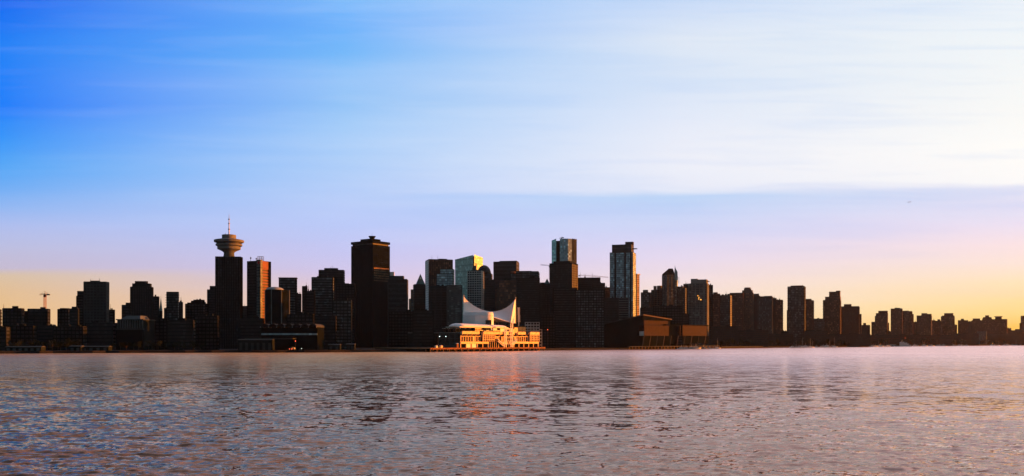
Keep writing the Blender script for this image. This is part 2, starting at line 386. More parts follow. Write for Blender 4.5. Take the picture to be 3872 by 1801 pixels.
def tower(name, label, x0, x1, yt, dY, s=0.15, wall='dark', glass='gblack', style='bands', fh=3.9, tiers=(), cat='building', group=None, z0=None):
    Y = shore((x0+x1)/2) + dY
    pc = (x0+x1)/2
    base = GZ - 0.5 if z0 is None else z0
    origin = (wx(pc, Y), Y, base)
    root = thing(name, label, cat, origin, group=group)
    zt = wz(yt, Y)
    block(root, origin, x0, x1, base, zt, Y, s, M[wall], M[glass], style, fh)
    # roof parapet lip
    pcx, _, w, d, th = frame_for(x0, x1, Y, s)
    off = (0, 0, 0)
    b = MB(); hw, hd = w/2, d/2
    b.box(-hw+.5, hw-.5, -hd+.5, hd-.5, 0, .35)
    r = random.Random(int(x0*7+yt))
    rf = b.build('roof', M['roofg'], root); rf.location = (0, 0, zt-base); rf.rotation_euler = (0, 0, th)
    if not tiers:
        for _ in range(1 + r.randrange(3)):
            p = MB(); bw_ = r.uniform(.08, .22)*w; bd_ = .2*d; bh = r.uniform(1.2, 3.0); x_ = r.uniform(-.3, .3)*w; p.box(x_-bw_/2, x_+bw_/2, -bd_, bd_, .3, .3+bh)
            if r.random() < .4: p.tube((x_, 0, .3), (x_, 0, .3+bh+r.uniform(3, 7)), .25, .12, 4)
            o = p.build('roof_plant', M['dark'], root); o.location = (0, 0, zt-base); o.rotation_euler = (0, 0, th)
    prev = (x0, x1, zt)
    for t in tiers:
        tname, a0, a1, y1 = t[:4]; opt = t[4] if len(t) > 4 else {}
        zb = wz(opt['yb'], Y) if 'yb' in opt else prev[2]
        if opt.get('ground'): zb = base
        zz = wz(y1, Y)
        ww = M[opt.get('wall', wall)]; gg = M[opt.get('glass', glass)]; st = opt.get('style', 'plain')
        YY = Y + opt.get('dy', 0)
        if opt.get('kind') == 'pole':
            p = MB(); p.tube((0, 0, 0), (0, 0, zz-zb), opt.get('r', .35), opt.get('r', .35)*.5, 5)
            o = p.build(tname, ww, root); o.location = (wx((a0+a1)/2, YY)-origin[0], YY-origin[1], zb-base)
            continue
        if opt.get('kind') == 'pyramid':
            pc2, _, w2, d2, th2 = frame_for(a0, a1, YY, s); p = MB()
            p.prism([(-w2/2,-d2/2),(w2/2,-d2/2),(w2/2,d2/2),(-w2/2,d2/2)], 0, zz-zb, top=[(-.2,-.2),(.2,-.2),(.2,.2),(-.2,.2)])
            o = p.build(tname, ww, root); o.location = (wx(pc2, YY)-origin[0], YY-origin[1], zb-base); o.rotation_euler = (0, 0, th2)
            continue
        if opt.get('kind') == 'dome':
            p = MB(); rr = (a1-a0)/2/F*YY; hh = zz-zb
            p.lathe([(max(.1, rr*math.cos(math.pi/2*k/8)), hh*math.sin(math.pi/2*k/8)) for k in range(9)], 28)
            o = p.build(tname, ww, root, smooth=True); o.location = (wx((a0+a1)/2, YY)-origin[0], YY-origin[1], zb-base)
            continue
        if opt.get('kind') == 'drum':
            p = MB(); rr = (a1-a0)/2/F*YY
            p.lathe([(rr, 0), (rr, zz-zb)], 20)
            o = p.build(tname, ww, root); o.location = (wx((a0+a1)/2, YY)-origin[0], YY-origin[1], zb-base)
            continue
        block(root, origin, a0, a1, zb, zz, YY, s, ww, gg, st, fh, tiername=tname)
        if not opt.get('side'): prev = (a0, a1, zz)
    return root
G = dict
POLE = lambda x, y, yb, **k: ('antenna', x-1, x+1, y, dict(kind='pole', yb=yb, wall='steel', **k))
# ---- left end of the skyline
tower('apartment_block', 'dark low apartment block cut off by the left edge of the photo', -90, 8, 1171, 190, -.1, 'dark', 'gblack', 'grid', tiers=[('penthouse', -70, -30, 1164)])
tower('apartment_block', 'leftmost whole dark block with a small rooftop box, left of the red crane', 9, 93, 1167, 120, .12, 'dark', 'gblack', 'grid', tiers=[('penthouse', 46, 70, 1158), POLE(14, 1150, 1167)])
tower('apartment_block', 'dark flat-roofed block standing right below the red crane', 104, 191, 1169, 150, .14, 'dark', 'gblack', 'balcony', tiers=[('setback', 92, 105, 1176, G(side=1, ground=1)), ('penthouse', 152, 173, 1162)])
tower('apartment_block', 'low dark block just right of the narrow bright gap beside the crane', 217, 264, 1170, 110, -.1, 'black', 'gblack', 'grid', tiers=[('roof_drum', 228, 262, 1166, G(kind='drum'))])
tower('office_block', 'stepped dark block leaning against the left foot of the grid-fronted tower', 260, 300, 1168, 190, 0, 'dark', 'gblack', 'bands', tiers=[('penthouse', 271, 294, 1160)])
tower('office_tower', 'narrow dark tower hugging the left side of the grid-fronted office tower', 288, 320, 1120, 340, 0, 'black', 'gblack', 'bands', tiers=[('setback', 292, 320, 1101, G(style='bands'))])
tower('office_tower', 'broad dark office tower with faint grid front and a low white roof rail', 316, 414, 1067, 250, .07, 'mid', 'gblack', 'grid', tiers=[('roof_screen', 341, 379, 1062, G(wall='grey')), POLE(342, 1055, 1064), POLE(376, 1053, 1064)])
tower('apartment_block', 'small block in the dip right of the grid-fronted office tower', 412, 435, 1172, 300, 0, 'black', 'gblack', 'bands')
tower('apartment_block', 'lowest rooftop in the dip between the two tall dark left towers', 430, 466, 1222, 260, 0, 'black', 'gblack', 'bands')
tower('apartment_block', 'stepped block touching the left edge of the notched crown tower', 460, 496, 1154, 300, 0, 'dark', 'gblack', 'bands', tiers=[('penthouse', 475, 496, 1145)])
tower('office_tower', 'dark tower with a notched three-step crown, left of the thin church spire', 492, 581, 1086, 340, .18, 'dark', 'gblack', 'vertical', tiers=[('setback', 500, 574, 1073, G(style='vertical')), ('crown', 510, 560, 1064)])
tower('apartment_tower', 'dark slab wedged between the notched crown tower and the thin spire', 578, 603, 1122, 380, .2, 'dark', 'gblack', 'bands')
tower('apartment_tower', 'dark tower with ragged balcony edge, alone right of the thin spire', 629, 677, 1106, 380, .12, 'dark', 'ggrey', 'balcony', tiers=[('roof_slab', 630, 677, 1104), ('side_wing', 620, 630, 1165, G(ground=1, side=1))])
tower('apartment_tower', 'short slab attached right of the tower with ragged balconies', 676, 692, 1143, 410, .2, 'dark', 'gblack', 'bands')
tower('grand_hotel', 'wide dark stepped block with little gables on its roof', 700, 776, 1150, 300, .0, 'black', 'gblack', 'grid', tiers=[('setback', 708, 775, 1145), ('setback', 722, 775, 1138), ('setback', 731, 774, 1134), ('gable', 742, 749, 1130, G(kind='pyramid', side=1)), ('gable', 751, 762, 1129, G(kind='pyramid'))])
tower('office_block', 'flat dark block between the gabled roof and the saucer tower', 772, 790, 1149, 330, 0, 'black', 'gblack', 'bands')
tower('office_tower', 'dark stepped shaft tucked against the left side of the saucer tower', 783, 830, 1096, 390, 0, 'dark', 'gblack', 'bands', tiers=[('setback', 793, 826, 1082, G(style='bands'))])
tower('apartment_block', 'low block seen in the gap right of the saucer tower', 915, 940, 1158, 520, 0, 'dark', 'gblack', 'bands', tiers=[POLE(926, 1150, 1158)])
# ---- saucer tower
def harbour_tower():
    Y = shore(866)+230; zt = wz(972, Y); base = GZ-.5
    origin = (wx(866, Y), Y, base)
    root = thing('lookout_tower', 'tall dark tower topped by a round saucer lookout and a needle mast', 'tower', origin)
    block(root, origin, 814, 918.5, base, zt, Y, .0, M['black'], M['gblack'], 'vertical', 3.9)
    k = Y/F; cx = wx(866, Y)
    def z(py): return wz(py, Y)-base
    def lz(pts, name, m, seg=40):
        b = MB(); b.lathe([(w*k, z(y)) for w, y in pts], seg); return b.build(name, M[m], root, smooth=False)
    lz([(22, 974), (19.5, 966), (19, 957), (21, 954)], 'neck', 'grey')
    lz([(21, 954), (27, 950), (38, 945), (42, 943.5), (43, 934), (40, 933)], 'lower_ring', 'light')
    lz([(38, 933), (38, 931)], 'window_band', 'gblack')
    lz([(44, 931), (48, 930.5), (49, 924.5), (46, 924)], 'middle_ring', 'light')
    lz([(45, 924), (46, 919)], 'window_band', 'gblack')
    lz([(48, 919), (54, 917), (55, 909.5), (51, 908), (30, 904)], 'upper_ring', 'light')
    lz([(25.5, 905), (26, 889.5), (25, 889)], 'top_drum', 'light')
    b = MB(); b.tube((0, 0, z(889)), (0, 0, z(830)), 2.6*k*.5+.4, .45, 8); b.tube((0, 0, z(830)), (0, 0, z(809)), .4, .15, 6)
    mast = b.build('mast', M['steel'], root)
    for y, r in ((867.5, 4.5), (846, 4), (829.5, 4)):
        q = MB(); q.lathe([(.3, z(y+2)), (r*k, z(y+1)), (r*k, z(y-1)), (.3, z(y-2))], 12); q.build('ring', M['steel'], mast)
    b = MB(); b.tube((-14*k, 0, z(889)), (-14*k, 0, z(881)), .35, .2, 5); b.build('antenna', M['steel'], root)
    b = MB(); b.box(-16*k, -11*k, -1, 1, z(889), z(887)); b.build('roof_equipment', M['steel'], root)
harbour_tower()
def spire():
    Y = shore(608)+430; b0 = (wx(608.5, Y), Y, GZ)
    root = thing('church', 'thin pointed church spire between dark tower slabs', 'church', b0)
    k = Y/F; b = MB(); b.box(-4.5*k, 4.5*k, -4.5*k, 4.5*k, 0, wz(1176, Y)-GZ); b.build('bell_tower', M['black'], root)
    b = MB(); b.prism([(-4.4*k,-4.4*k),(4.4*k,-4.4*k),(4.4*k,4.4*k),(-4.4*k,4.4*k)], wz(1176, Y)-GZ, wz(1126, Y)-GZ, top=[(-.15,-.15),(.15,-.15),(.15,.15),(-.15,.15)]); b.build('spire', M['copper'], root)
    b = MB(); b.tube((0, 0, wz(1126, Y)-GZ), (0, 0, wz(1118, Y)-GZ), .15); b.box(-.7, .7, -.1, .1, wz(1121.5, Y)-GZ, wz(1120.8, Y)-GZ); b.build('cross', M['steel'], root)
spire()
# ---- sunset-orange flank tower with a maple red badge
def badge_tower():
    Y = shore(978)+240; base = GZ-.5; origin = (wx(978, Y), Y, base)
    root = thing('office_tower', 'tower with dark left face, pale ribbed corner, red emblem and right flank coloured sunset orange', 'tower', origin)
    zt = wz(989, Y)
    block(root, origin, 934, 1021, base, zt, Y, .42, M['dark'], M['gblack'], 'bands', 3.9)
    pc, _, w, d, th = frame_for(934, 1021, Y, .42); hw, hd = w/2, d/2
    def put(mb, n, m):
        o = mb.build(n, M[m], root); o.rotation_euler = (0, 0, th); return o
    # right flank spandrels with sunset orange put into their colour, and the pale corner column of balcony-like ribs
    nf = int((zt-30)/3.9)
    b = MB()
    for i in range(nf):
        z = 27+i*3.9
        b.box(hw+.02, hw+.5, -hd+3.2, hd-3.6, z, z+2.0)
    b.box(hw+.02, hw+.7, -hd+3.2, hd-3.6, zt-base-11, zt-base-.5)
    put(b, 'sunlit_spandrels', 'rust')
    b = MB(); b.box(hw+.02, hw+1.8, hd-3.5, hd, 0, zt-base-.2); put(b, 'corner_pier', 'black')
    b = MB(); c = MB()
    for i in range(nf):
        z = 27+i*3.9; b.box(hw-6.0, hw+1.1, -hd-1.1, -hd+3.0, z, z+1.3)
    b.box(hw-6.0, hw+1.1, -hd-1.1, -hd+3.0, 27+nf*3.9, zt-base+1.0)
    put(b, 'corner_ribs', 'light')
    c.box(hw-5.9, hw+.9, -hd-.9, -hd+2.8, 20, zt-base-4); put(c, 'corner_glazing', 'ggrey')
    # badge: a red leaf-like blot above a short bar on the corner panel
    q = MB(); zc = wz(997, Y)-base
    pts = [(-1.6, -1.2), (-.35, -1.2), (-.35, -2.2), (.35, -2.2), (.35, -1.2), (1.6, -1.2), (1.3, -.4), (2.3, .6), (1.5, .8), (1.5, 1.6), (.7, 1.1), (0, 2.6), (-.7, 1.1), (-1.5, 1.6), (-1.5, .8), (-2.3, .6), (-1.3, -.4)]
    n = len(q.v); q.v += [(hw-2.4+x*1.15, -hd-1.35, zc+y*1.15) for x, y in pts] + [(hw-2.4+x*1.15, -hd-1.12, zc+y*1.15) for x, y in pts]
    K = len(pts); q.f.append(tuple(range(K))); q.f.append(tuple(K+i for i in reversed(range(K))))
    for i in range(K): q.f.append((i, K+i, K+(i+1) % K, (i+1) % K))
    put(q, 'emblem', 'red')
    b = MB()
    for x in (-4, -1.3, 1.3, 4):
        b.tube((x, 0, 0), (x, 0, 7), .22, .22, 4); b.tube((x, 3, 0), (x, 3, 7), .22, .22, 4)
    for z in (2.5, 4.7, 7): b.tube((-4, 0, z), (4, 0, z), .2, .2, 4); b.tube((-4, 3, z), (4, 3, z), .2, .2, 4)
    o = b.build('roof_frame', M['light'], root); o.location = (wx(984, Y)-origin[0], 0, zt-base)
    for px, y in ((948, 971), (969, 975)):
        b = MB(); b.tube((0, 0, 0), (0, 0, wz(y, Y)-zt), .4, .2, 5); b.box(-.9, .9, -.3, .3, (wz(y, Y)-zt)*.55, (wz(y, Y)-zt)*.85); o = b.build('antenna', M['steel'], root); o.location = (wx(px, Y)-origin[0], 0, zt-base)
badge_tower()
def domed_octagon():
    Y = shore(1050)+110; base = GZ-.5; origin = (wx(1050, Y), Y, base); k = Y/F
    root = thing('office_building', 'eight-sided dark office block with shallow dome roof and thin pale corner strips', 'building', origin)
    zt = wz(1100, Y)-base; r = 47.5*k
    def octo(r, rot=22.5+9): return [(r*math.cos(R(rot+45*i)), r*math.sin(R(rot+45*i))) for i in range(8)]
    nf = 24; h = zt/nf; b = MB()
    for i in range(nf): b.prism(octo(r), i*h, i*h+h*.35)
    b.prism(octo(r*1.005), zt-.4, zt+.6)
    b.build('wall', M['black'], root)
    g = MB(); g.prism(octo(r*.985), h*.36, h*.99); f = g.build('window_band', M['black'], root)
    for i in range(1, nf):
        c = f.copy(); col.objects.link(c); c.location = (0, 0, i*h)
    for i, p in enumerate(octo(r*1.004)):
        if p[1] < r*.3:
            b = MB(); b.box(p[0]-.45, p[0]+.45, p[1]-.45, p[1]+.45, 0, zt+.62); b.build('corner_strip', M['light'], root)
    b = MB(); rr = 34*k; hh = wz(1087, Y)-base-zt
    b.lathe([(max(.1, rr*math.cos(math.pi/2*j/7)), zt+.6+hh*math.sin(math.pi/2*j/7)) for j in range(8)], 24); o = b.build('dome', M['roofl'], root, smooth=True); o.location.x = -11*k
domed_octagon()
tower('office_tower', 'dark square tower with overhanging roof slab behind the eight-sided domed block', 1054, 1124, 1053, 330, 0, 'dark', 'ggrey', 'bands', tiers=[('roof_slab', 1052.5, 1126, 1050.5)])
tower('office_block', 'narrow dark annex with a notched top right of the overhanging-roof tower', 1118, 1140, 1112, 250, 0, 'dark', 'gblack', 'bands')
tower('apartment_tower', 'small dark stepped tower just right of the slit of sky', 1142, 1163, 1083, 260, 0, 'dark', 'gblack', 'bands')
tower('office_block', 'dark low shoulder block in front of the paired flat-topped towers', 1155, 1192, 1102, 190, 0, 'black', 'gblack', 'bands')
tower('office_tower', 'front and lower of the paired flat-topped dark towers, pale left edge', 1178, 1264, 1050, 300, -.12, 'dark', 'ggrey', 'bands')
tower('office_tower', 'rear and higher of the paired flat-topped dark towers, antennas on roof', 1205, 1305, 1023, 430, -.10, 'dark', 'gblack', 'bands', tiers=[('penthouse', 1226, 1279, 1015), POLE(1256, 1004, 1015), POLE(1250, 1010, 1015), POLE(1263, 1010, 1015)])
tower('office_block', 'dark stepped block filling the gap left of the tallest dark tower', 1272, 1345, 1075, 260, 0, 'black', 'gblack', 'grid', tiers=[('penthouse', 1290, 1320, 1072)])
tower('office_block', 'low dark gridded block at the left foot of the tallest dark tower', 1258, 1332, 1137, 80, 0, 'dark', 'ggrey', 'grid')
# ---- tallest dark tower with bowl crown
def bowl_tower():
    Y = shore(1400)+400; x0, x1 = 1328, 1474.5; base = GZ-.5; origin = (wx(1401, Y), Y, base)
    root = thing('office_tower', 'tallest dark office tower with a bowl-shaped crown on its roof', 'tower', origin)
    zt = wz(917, Y)
    block(root, origin, x0, x1, base, zt-6.5, Y, .44, M['black'], M['black'], 'grid', 3.9)
    pc, _, w, d, th = frame_for(x0, x1, Y, .44); hw, hd = w/2, d/2
    def put(mb, n, m, dx=0):
        o = mb.build(n, M[m], root); o.rotation_euler = (0, 0, th); return o
    T0 = zt-base
    b = MB(); b.box(-hw+1.6, hw-1.6, -hd+1.6, hd-1.6, T0-6.6, T0-3.9); put(b, 'roof_recess', 'gblack')
    b = MB(); b.box(-hw-.3, hw+.3, -hd-.3, hd+.3, T0-3.9, T0); put(b, 'roof_slab', 'black')
    b = MB(); b.box(-hw*.52, hw*.52, -hd*.52, hd*.52, T0, T0+4.6); put(b, 'penthouse', 'black')
    # some upper windows on the flank reflect the glow
    b = MB(); k = Y/F
    b2 = MB(); b2.lathe([(7*k, T0+4.4), (7.5*k, T0+5.6), (13.5*k, T0+9.3), (13.5*k, T0+10.0), (11*k, T0+10.0)], 20)
    b2.build('crown_bowl', M['dark'], root).location.x = 6*k
    b = MB(); b.tube((0, 0, T0+10), (0, 0, T0+17), .22, .1, 4); b.build('antenna', M['steel'], root).location.x = 6*k
    b = MB(); b.box(hw+.06, hw+.14, -hd+2, hd-2, T0-56, T0-31)
    # sunlit patch of the right flank, put in as a sheet of bronze panes
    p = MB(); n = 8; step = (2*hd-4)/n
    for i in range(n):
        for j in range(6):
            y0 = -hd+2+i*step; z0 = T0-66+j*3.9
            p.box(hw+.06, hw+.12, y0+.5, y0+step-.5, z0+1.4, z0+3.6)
    put(p, 'sunglow_panes', 'gbron')
bowl_tower()
tower('office_tower', 'white-banded dark block attached to the right of the bowl-crowned tower', 1466, 1544, 1058, 300, .06, 'mid', 'gblack', 'bands', fh=7.5, tiers=[('setback', 1472, 1529, 1045), ('lift_core', 1474, 1491, 1029, G(wall='pale'))])
def skylit_side(t, x0, x1, yt, s_, m):
    # pale strips on the left flank: sky light put into the colour
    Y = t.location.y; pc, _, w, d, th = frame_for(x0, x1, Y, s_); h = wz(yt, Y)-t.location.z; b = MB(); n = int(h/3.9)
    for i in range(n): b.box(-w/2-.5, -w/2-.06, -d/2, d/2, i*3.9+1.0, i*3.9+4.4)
    o = b.build('skylit_side', M[m], t); o.rotation_euler = (0, 0, th)
def pyramid_tower():
    t = tower('office_tower', 'slim dark tower under a steep green pyramid roof with a white emblem', 1562, 1609, 1077, 320, -.1, 'dark', 'gblack', 'bands', tiers=[('pyramid_roof', 1571, 1608, 1037, G(kind='pyramid', wall='copper', yb=1077))])
    Y = t.location.y
    b = MB(); pts = [(1.3*math.cos(R(i*45))*(1 if i % 2 else .55), 1.3*math.sin(R(i*45))*(1.4 if i % 2 == 0 else .8)) for i in range(8)]
    b.v = [(x, -.15, z) for x, z in pts] + [(x, .15, z) for x, z in pts]; b.f = [tuple(range(8)), tuple(8+i for i in reversed(range(8)))] + [(i, 8+i, 8+(i+1) % 8, (i+1) % 8) for i in range(8)]
    o = b.build('emblem', M['white'], t); o.location = (wx(1590.5, Y-4)-t.location.x, -4.6, wz(1053, Y)-t.location.z)
pyramid_tower()
tower('office_block', 'ragged low block at the left foot of the green pyramid tower', 1546, 1566, 1131, 260, -.3, 'tan', 'ggrey', 'bands', tiers=[('setback', 1553, 1564, 1095, G(style='bands'))])
# ---- centre group
t_ribbed = tower('office_tower', 'brown ribbed tower with a bright left edge and slatted crown', 1608, 1712, 985, 430, -.13, 'brown', 'gbron', 'vertical', tiers=[('roof_equipment', 1655, 1690, 980, G(wall='tan')), POLE(1633, 965, 985), POLE(1655, 966, 985)])
skylit_side(t_ribbed, 1608, 1712, 985, -.13, 'white')
tower('apartment_tower', 'greenish glass stepped tower in front of the brown ribbed tower', 1651, 1719, 1037, 340, .1, 'mid', 'gteal', 'glass', tiers=[('setback', 1664, 1719, 1019, G(style='glass'))])
tower('apartment_tower', 'dark balcony-fronted tower below the greenish stepped glass tower', 1626, 1690, 1083, 240, 0, 'mid', 'gblack', 'balcony')
tower('hotel_tower', 'plain grey slab just left of the white sail roof', 1689, 1748, 1080, 200, 0, 'grey', 'ggrey', 'bands', fh=3.3, tiers=[('parapet', 1717, 1748, 1082, G(side=1))])
def slanted_glass():
    Y = shore(1773)+470; base = GZ-.5; origin = (wx(1773, Y), Y, base); k = Y/F
    root = thing('office_tower', 'pale glass tower with slanting roofline split by a dark slot', 'tower', origin)
    def P(px, dy): return (wx(px, Y+dy)-origin[0], dy)
    # left wing, facing left of the viewer, roof rising to the right
    def wing(pts, zt, name, glass, nf):
        lo = 60.0; b = MB()
        pl = [P(a, c) for a, c in pts]
        g = MB(); cxm = sum(p[0] for p in pl)/4; cym = sum(p[1] for p in pl)/4
        inner = [(cxm+(p[0]-cxm)*.985, cym+(p[1]-cym)*.985) for p in pl]
        top = min(zt); h = (top-2)/nf
        for i in range(nf): b.prism(pl, i*h, i*h+.45)
        b.prism(pl, nf*h, nf*h+.45)
        b.build(name+'_floors', M['dark'], root)
        g.prism(inner, .1, [t-.05 for t in zt]); g.build(name+'_glazing', M[glass], root)
    z = lambda py: wz(py, Y)-base
    wing([(1720, 30), (1789, -8), (1789, 30), (1735, 60)], [z(976), z(966), z(966), z(976)], 'left_wing', 'gpale', 15)
    wing([(1793, -6), (1826, 8), (1826, 45), (1793, 32)], [z(964), z(973), z(973), z(964)], 'right_wing', 'gpale', 15)
    b = MB(); p = [P(1788, 2), P(1794, 2), P(1794, 30), P(1788, 30)]; b.prism(p, 0, z(968)); b.build('slot', M['gblack'], root)
    for px, y in ((1798, 959), (1806, 961)):
        b = MB(); b.tube((0, 0, z(970)), (0, 0, z(y)), .3, .15, 4); o = b.build('antenna', M['steel'], root); o.location = (P(px, 10)[0], 10, 0)
slanted_glass()
tower('office_tower', 'white gridded tower with a bright sunlit right edge and curved fins on top', 1767, 1830, 1027, 340, .16, 'pale', 'gblack', 'grid', tiers=[('crown', 1782, 1826, 1023, G(wall='grey')), ('crown_fin', 1786, 1792, 1012, G(wall='grey', side=1, yb=1023)), ('crown_fin', 1792, 1798, 1005, G(wall='grey', side=1, yb=1023)), ('crown_fin', 1798, 1802, 995, G(wall='grey', side=1, yb=1023))])
tower('office_tower', 'dark tower under a round black dome right of the white gridded tower', 1800, 1863, 1037, 430, .08, 'brown', 'ggrey', 'bands', tiers=[('dome', 1804, 1857, 1003, G(kind='dome', wall='gblack'))])
tower('office_block', 'dark ribbed block below and right of the round black dome', 1831, 1872, 1062, 290, 0, 'mid', 'gblack', 'bands')
tower('office_block', 'block with glowing golden window columns behind the sail roof', 1864, 1892, 1095, 360, .35, 'tan', 'gbron', 'vertical')
tower('office_tower', 'flat-topped dark tower with paler left face behind the right sail peak', 1866, 1964, 993, 470, .12, 'mid', 'gblack', 'bands', fh=7.0, tiers=[('parapet', 1889, 1962, 989)])
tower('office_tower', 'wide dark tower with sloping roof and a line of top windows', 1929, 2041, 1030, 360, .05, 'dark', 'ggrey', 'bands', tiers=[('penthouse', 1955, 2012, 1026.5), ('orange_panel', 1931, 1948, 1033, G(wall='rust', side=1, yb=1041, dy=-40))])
tower('office_block', 'dark block with brownish reflections directly above the right half of the sail', 1887, 1953, 1061, 250, 0, 'mid', 'gbron', 'glass')
tower('office_tower', 'big plain dark slab right of the sail peak', 1951, 2041, 1054, 230, 0, 'dark', 'gblack', 'bands', fh=3.6)
tower('office_block', 'ornate dark block with a little pyramid roof near the crane jib', 2036, 2096, 1076, 350, 0, 'dark', 'gblack', 'grid', tiers=[('cornice', 2042, 2060, 1069, G(side=1)), ('pyramid_roof', 2057, 2080, 1054, G(kind='pyramid', wall='copper'))])
tower('office_block', 'white framed office grid peeping out right of the pier building', 1985, 2040, 1219, 60, 0, 'pale', 'gblack', 'grid', fh=4.2, tiers=[('side_wing', 2038, 2050, 1246, G(ground=1, side=1, style='grid'))])
# ---- twin: dark podium tower and glass tower under construction above it
tower('office_tower', 'broad dark tower with sloped shoulders below the glass tower under construction', 2078, 2186, 1001, 240, .22, 'dark', 'gblack', 'glass', tiers=[('setback', 2093, 2172, 990), ('parapet', 2078, 2186, 998, G(side=1, yb=1002))])
def construction_tower():
    Y = shore(2133)+450; base = GZ-.5; origin = (wx(2133, Y), Y, base)
    root = thing('glass_tower', 'blue-grey glass tower under construction with bare upper floors on its right', 'tower', origin)
    z = lambda py: wz(py, Y)-base
    def P(px, dy): return (wx(px, Y+dy)-origin[0], dy)
    # bright blue left sliver
    b = MB(); b.prism([P(2086, 4), P(2103, -4), P(2103, 18), P(2086, 22)], 0, [z(909), z(904), z(904), z(909)]); b.build('blue_glazing', M['gblue'], root)
    b = MB(); b.prism([P(2103, 2), P(2118, -2), P(2118, 20), P(2103, 22)], 0, z(911)); b.build('service_core', M['black'], root)
    b = MB(); arc = [P(2117, -6), P(2130, -10), P(2148, -10), P(2162, -7), P(2162, 30), P(2117, 30)]
    b.prism(arc, 0, z(905)); b.build('curved_glazing', M['gteal'], root)
    # bare slabs and columns to the right
    s = MB(); n = 26; ztop = z(906); z0 = z(1010); h = (ztop-z0)/n
    for i in range(n+1):
        zz = z0+i*h; s.prism([P(2160, -6), P(2172, -2), P(2181, 6), P(2181, 28), P(2160, 28)], zz, zz+.7)
    s.build('bare_floor_slabs', M['grey'], root)
    for px, dy in ((2171, -1), (2180, 6), (2180, 26), (2165, -3)):
        s = MB(); p = P(px, dy); s.tube((p[0], p[1], z0), (p[0], p[1], ztop+2), .4, .4, 5); s.build('column', M['grey'], root)
    s = MB(); s.prism([P(2161, 2), P(2170, 4), P(2170, 26), P(2161, 26)], z0, z(985)); s.build('infill_glazing', M['gteal'], root)
    s = MB()
    for px in range(2136, 2181, 5):
        p = P(px, -4); s.tube((p[0], p[1], z(906)), (p[0], p[1], z(903)), .25, .2, 4)
    s.build('roof_posts', M['steel'], root)
construction_tower()
def crane(name, label, px, ytop, ybot, jib0, jib1, yj0, yj1, dY, cat='crane', m='cranem', mw=2.0, apex=None):
    Y = shore(px)+dY; zb = wz(ybot, Y); o0 = (wx(px, Y), Y, zb)
    root = thing(name, label, cat, o0); k = Y/F
    def z(py): return wz(py, Y)-zb
    hw = mw/2; b = MB(); H = z((yj0+yj1)/2)
    for sx in (-hw, hw):
        for sy in (-hw, hw): b.tube((sx, sy, 0), (sx, sy, H), .22, .22, 4)
    n = max(2, int(H/2.4))
    for i in range(n):
        a, c = H*i/n, H*(i+1)/n
        for sy in (-hw, hw): b.tube((-hw, sy, a), (hw, sy, c), .14, .14, 3)
        for sx in (-hw, hw): b.tube((sx, hw, a), (sx, -hw, c), .14, .14, 3)
    b.build('mast', M[m], root)
    b = MB(); xa, xb = (jib0-px)*k, (jib1-px)*k; za, zb_ = z(yj0), z(yj1)
    n = max(4, int(abs(xb-xa)/3))
    A = Vector((xa, 0, za)); B = Vector((xb, 0, zb_))
    for sy in (-.7, .7): b.tube(A+Vector((0, sy, 0)), B+Vector((0, sy, 0)), .2, .2, 4)
    b.tube(A+Vector((0, 0, 1.3)), B+Vector((0, 0, 1.3)), .2, .2, 4)
    for i in range(n):
        p = A.lerp(B, i/n); q = A.lerp(B, (i+1)/n); r = A.lerp(B, (i+.5)/n)+Vector((0, 0, 1.3))
        b.tube(p+Vector((0, -.7, 0)), r, .12, .12, 3); b.tube(r, q+Vector((0, -.7, 0)), .12, .12, 3)
    b.build('jib', M[m], root)
    b = MB(); b.box(-1.3, 1.3, -1.3, 1.3, H-3.2, H-.2); b.build('cab', M['redb' if m == 'cranem' else 'steel'], root)
    ax = z(ytop)
    b = MB(); b.tube((0, 0, H), (0, 0, ax), .5, .15, 4)
    for e in (A.lerp(B, .12), A.lerp(B, .88)): b.tube((0, 0, ax), e+Vector((0, 0, 1.2)), .09, .09, 3)
    b.build('apex', M[m], root)
    ce = A if abs(xa) < abs(xb) else B
    b = MB(); b.box(ce.x-1.6, ce.x+1.6, -1, 1, ce.z-1.6, ce.z); b.build('counterweight', M['grey'], root)
    return root
crane('tower_crane', 'red and yellow tower crane with a short foreshortened jib at far left', 170, 1101, 1168, 150, 183, 1116, 1112, 160, mw=2.2)
crane('tower_crane', 'pale crane jib poking out left of the shouldered dark tower', 2078, 998, 1060, 2044, 2086, 1003, 1007, 480, m='light')
crane('tower_crane', 'thin yellow crane with long faint jib reaching to the tall glass tower', 2212, 1036, 1062, 2190, 2300, 1042, 1050, 420, m='cranem', mw=1.6)
crane('rooftop_crane', 'tiny dark crane arm on top of the tower under construction', 2123, 897, 906, 2115, 2129, 903, 898, 460, m='black', mw=1.2)
tower('office_block', 'dark flat block left of the tall balcony glass tower, beneath the thin crane', 2180, 2270, 1053, 290, 0, 'dark', 'gblack', 'bands', tiers=[POLE(2194, 1027, 1053), POLE(2240, 1031, 1053)])
tower('office_block', 'stepped dark block touching the lower left of the tall glass tower', 2240, 2288, 1072, 240, 0, 'dark', 'gblack', 'bands')
tower('apartment_tower', 'brown low block squeezed left of the tall glass tower', 2280, 2310, 1088, 330, 0, 'redb', 'gbron', 'bands')
tower('office_block', 'dark building mass left of the long sloping wharf roof, faint lit floors', 2092, 2182, 1092, 170, 0, 'black', 'gblack', 'bands')
tower('office_block', 'wide dark building rising behind the low left end of the sloping roof', 2176, 2284, 1100, 130, 0, 'black', 'ggrey', 'grid')
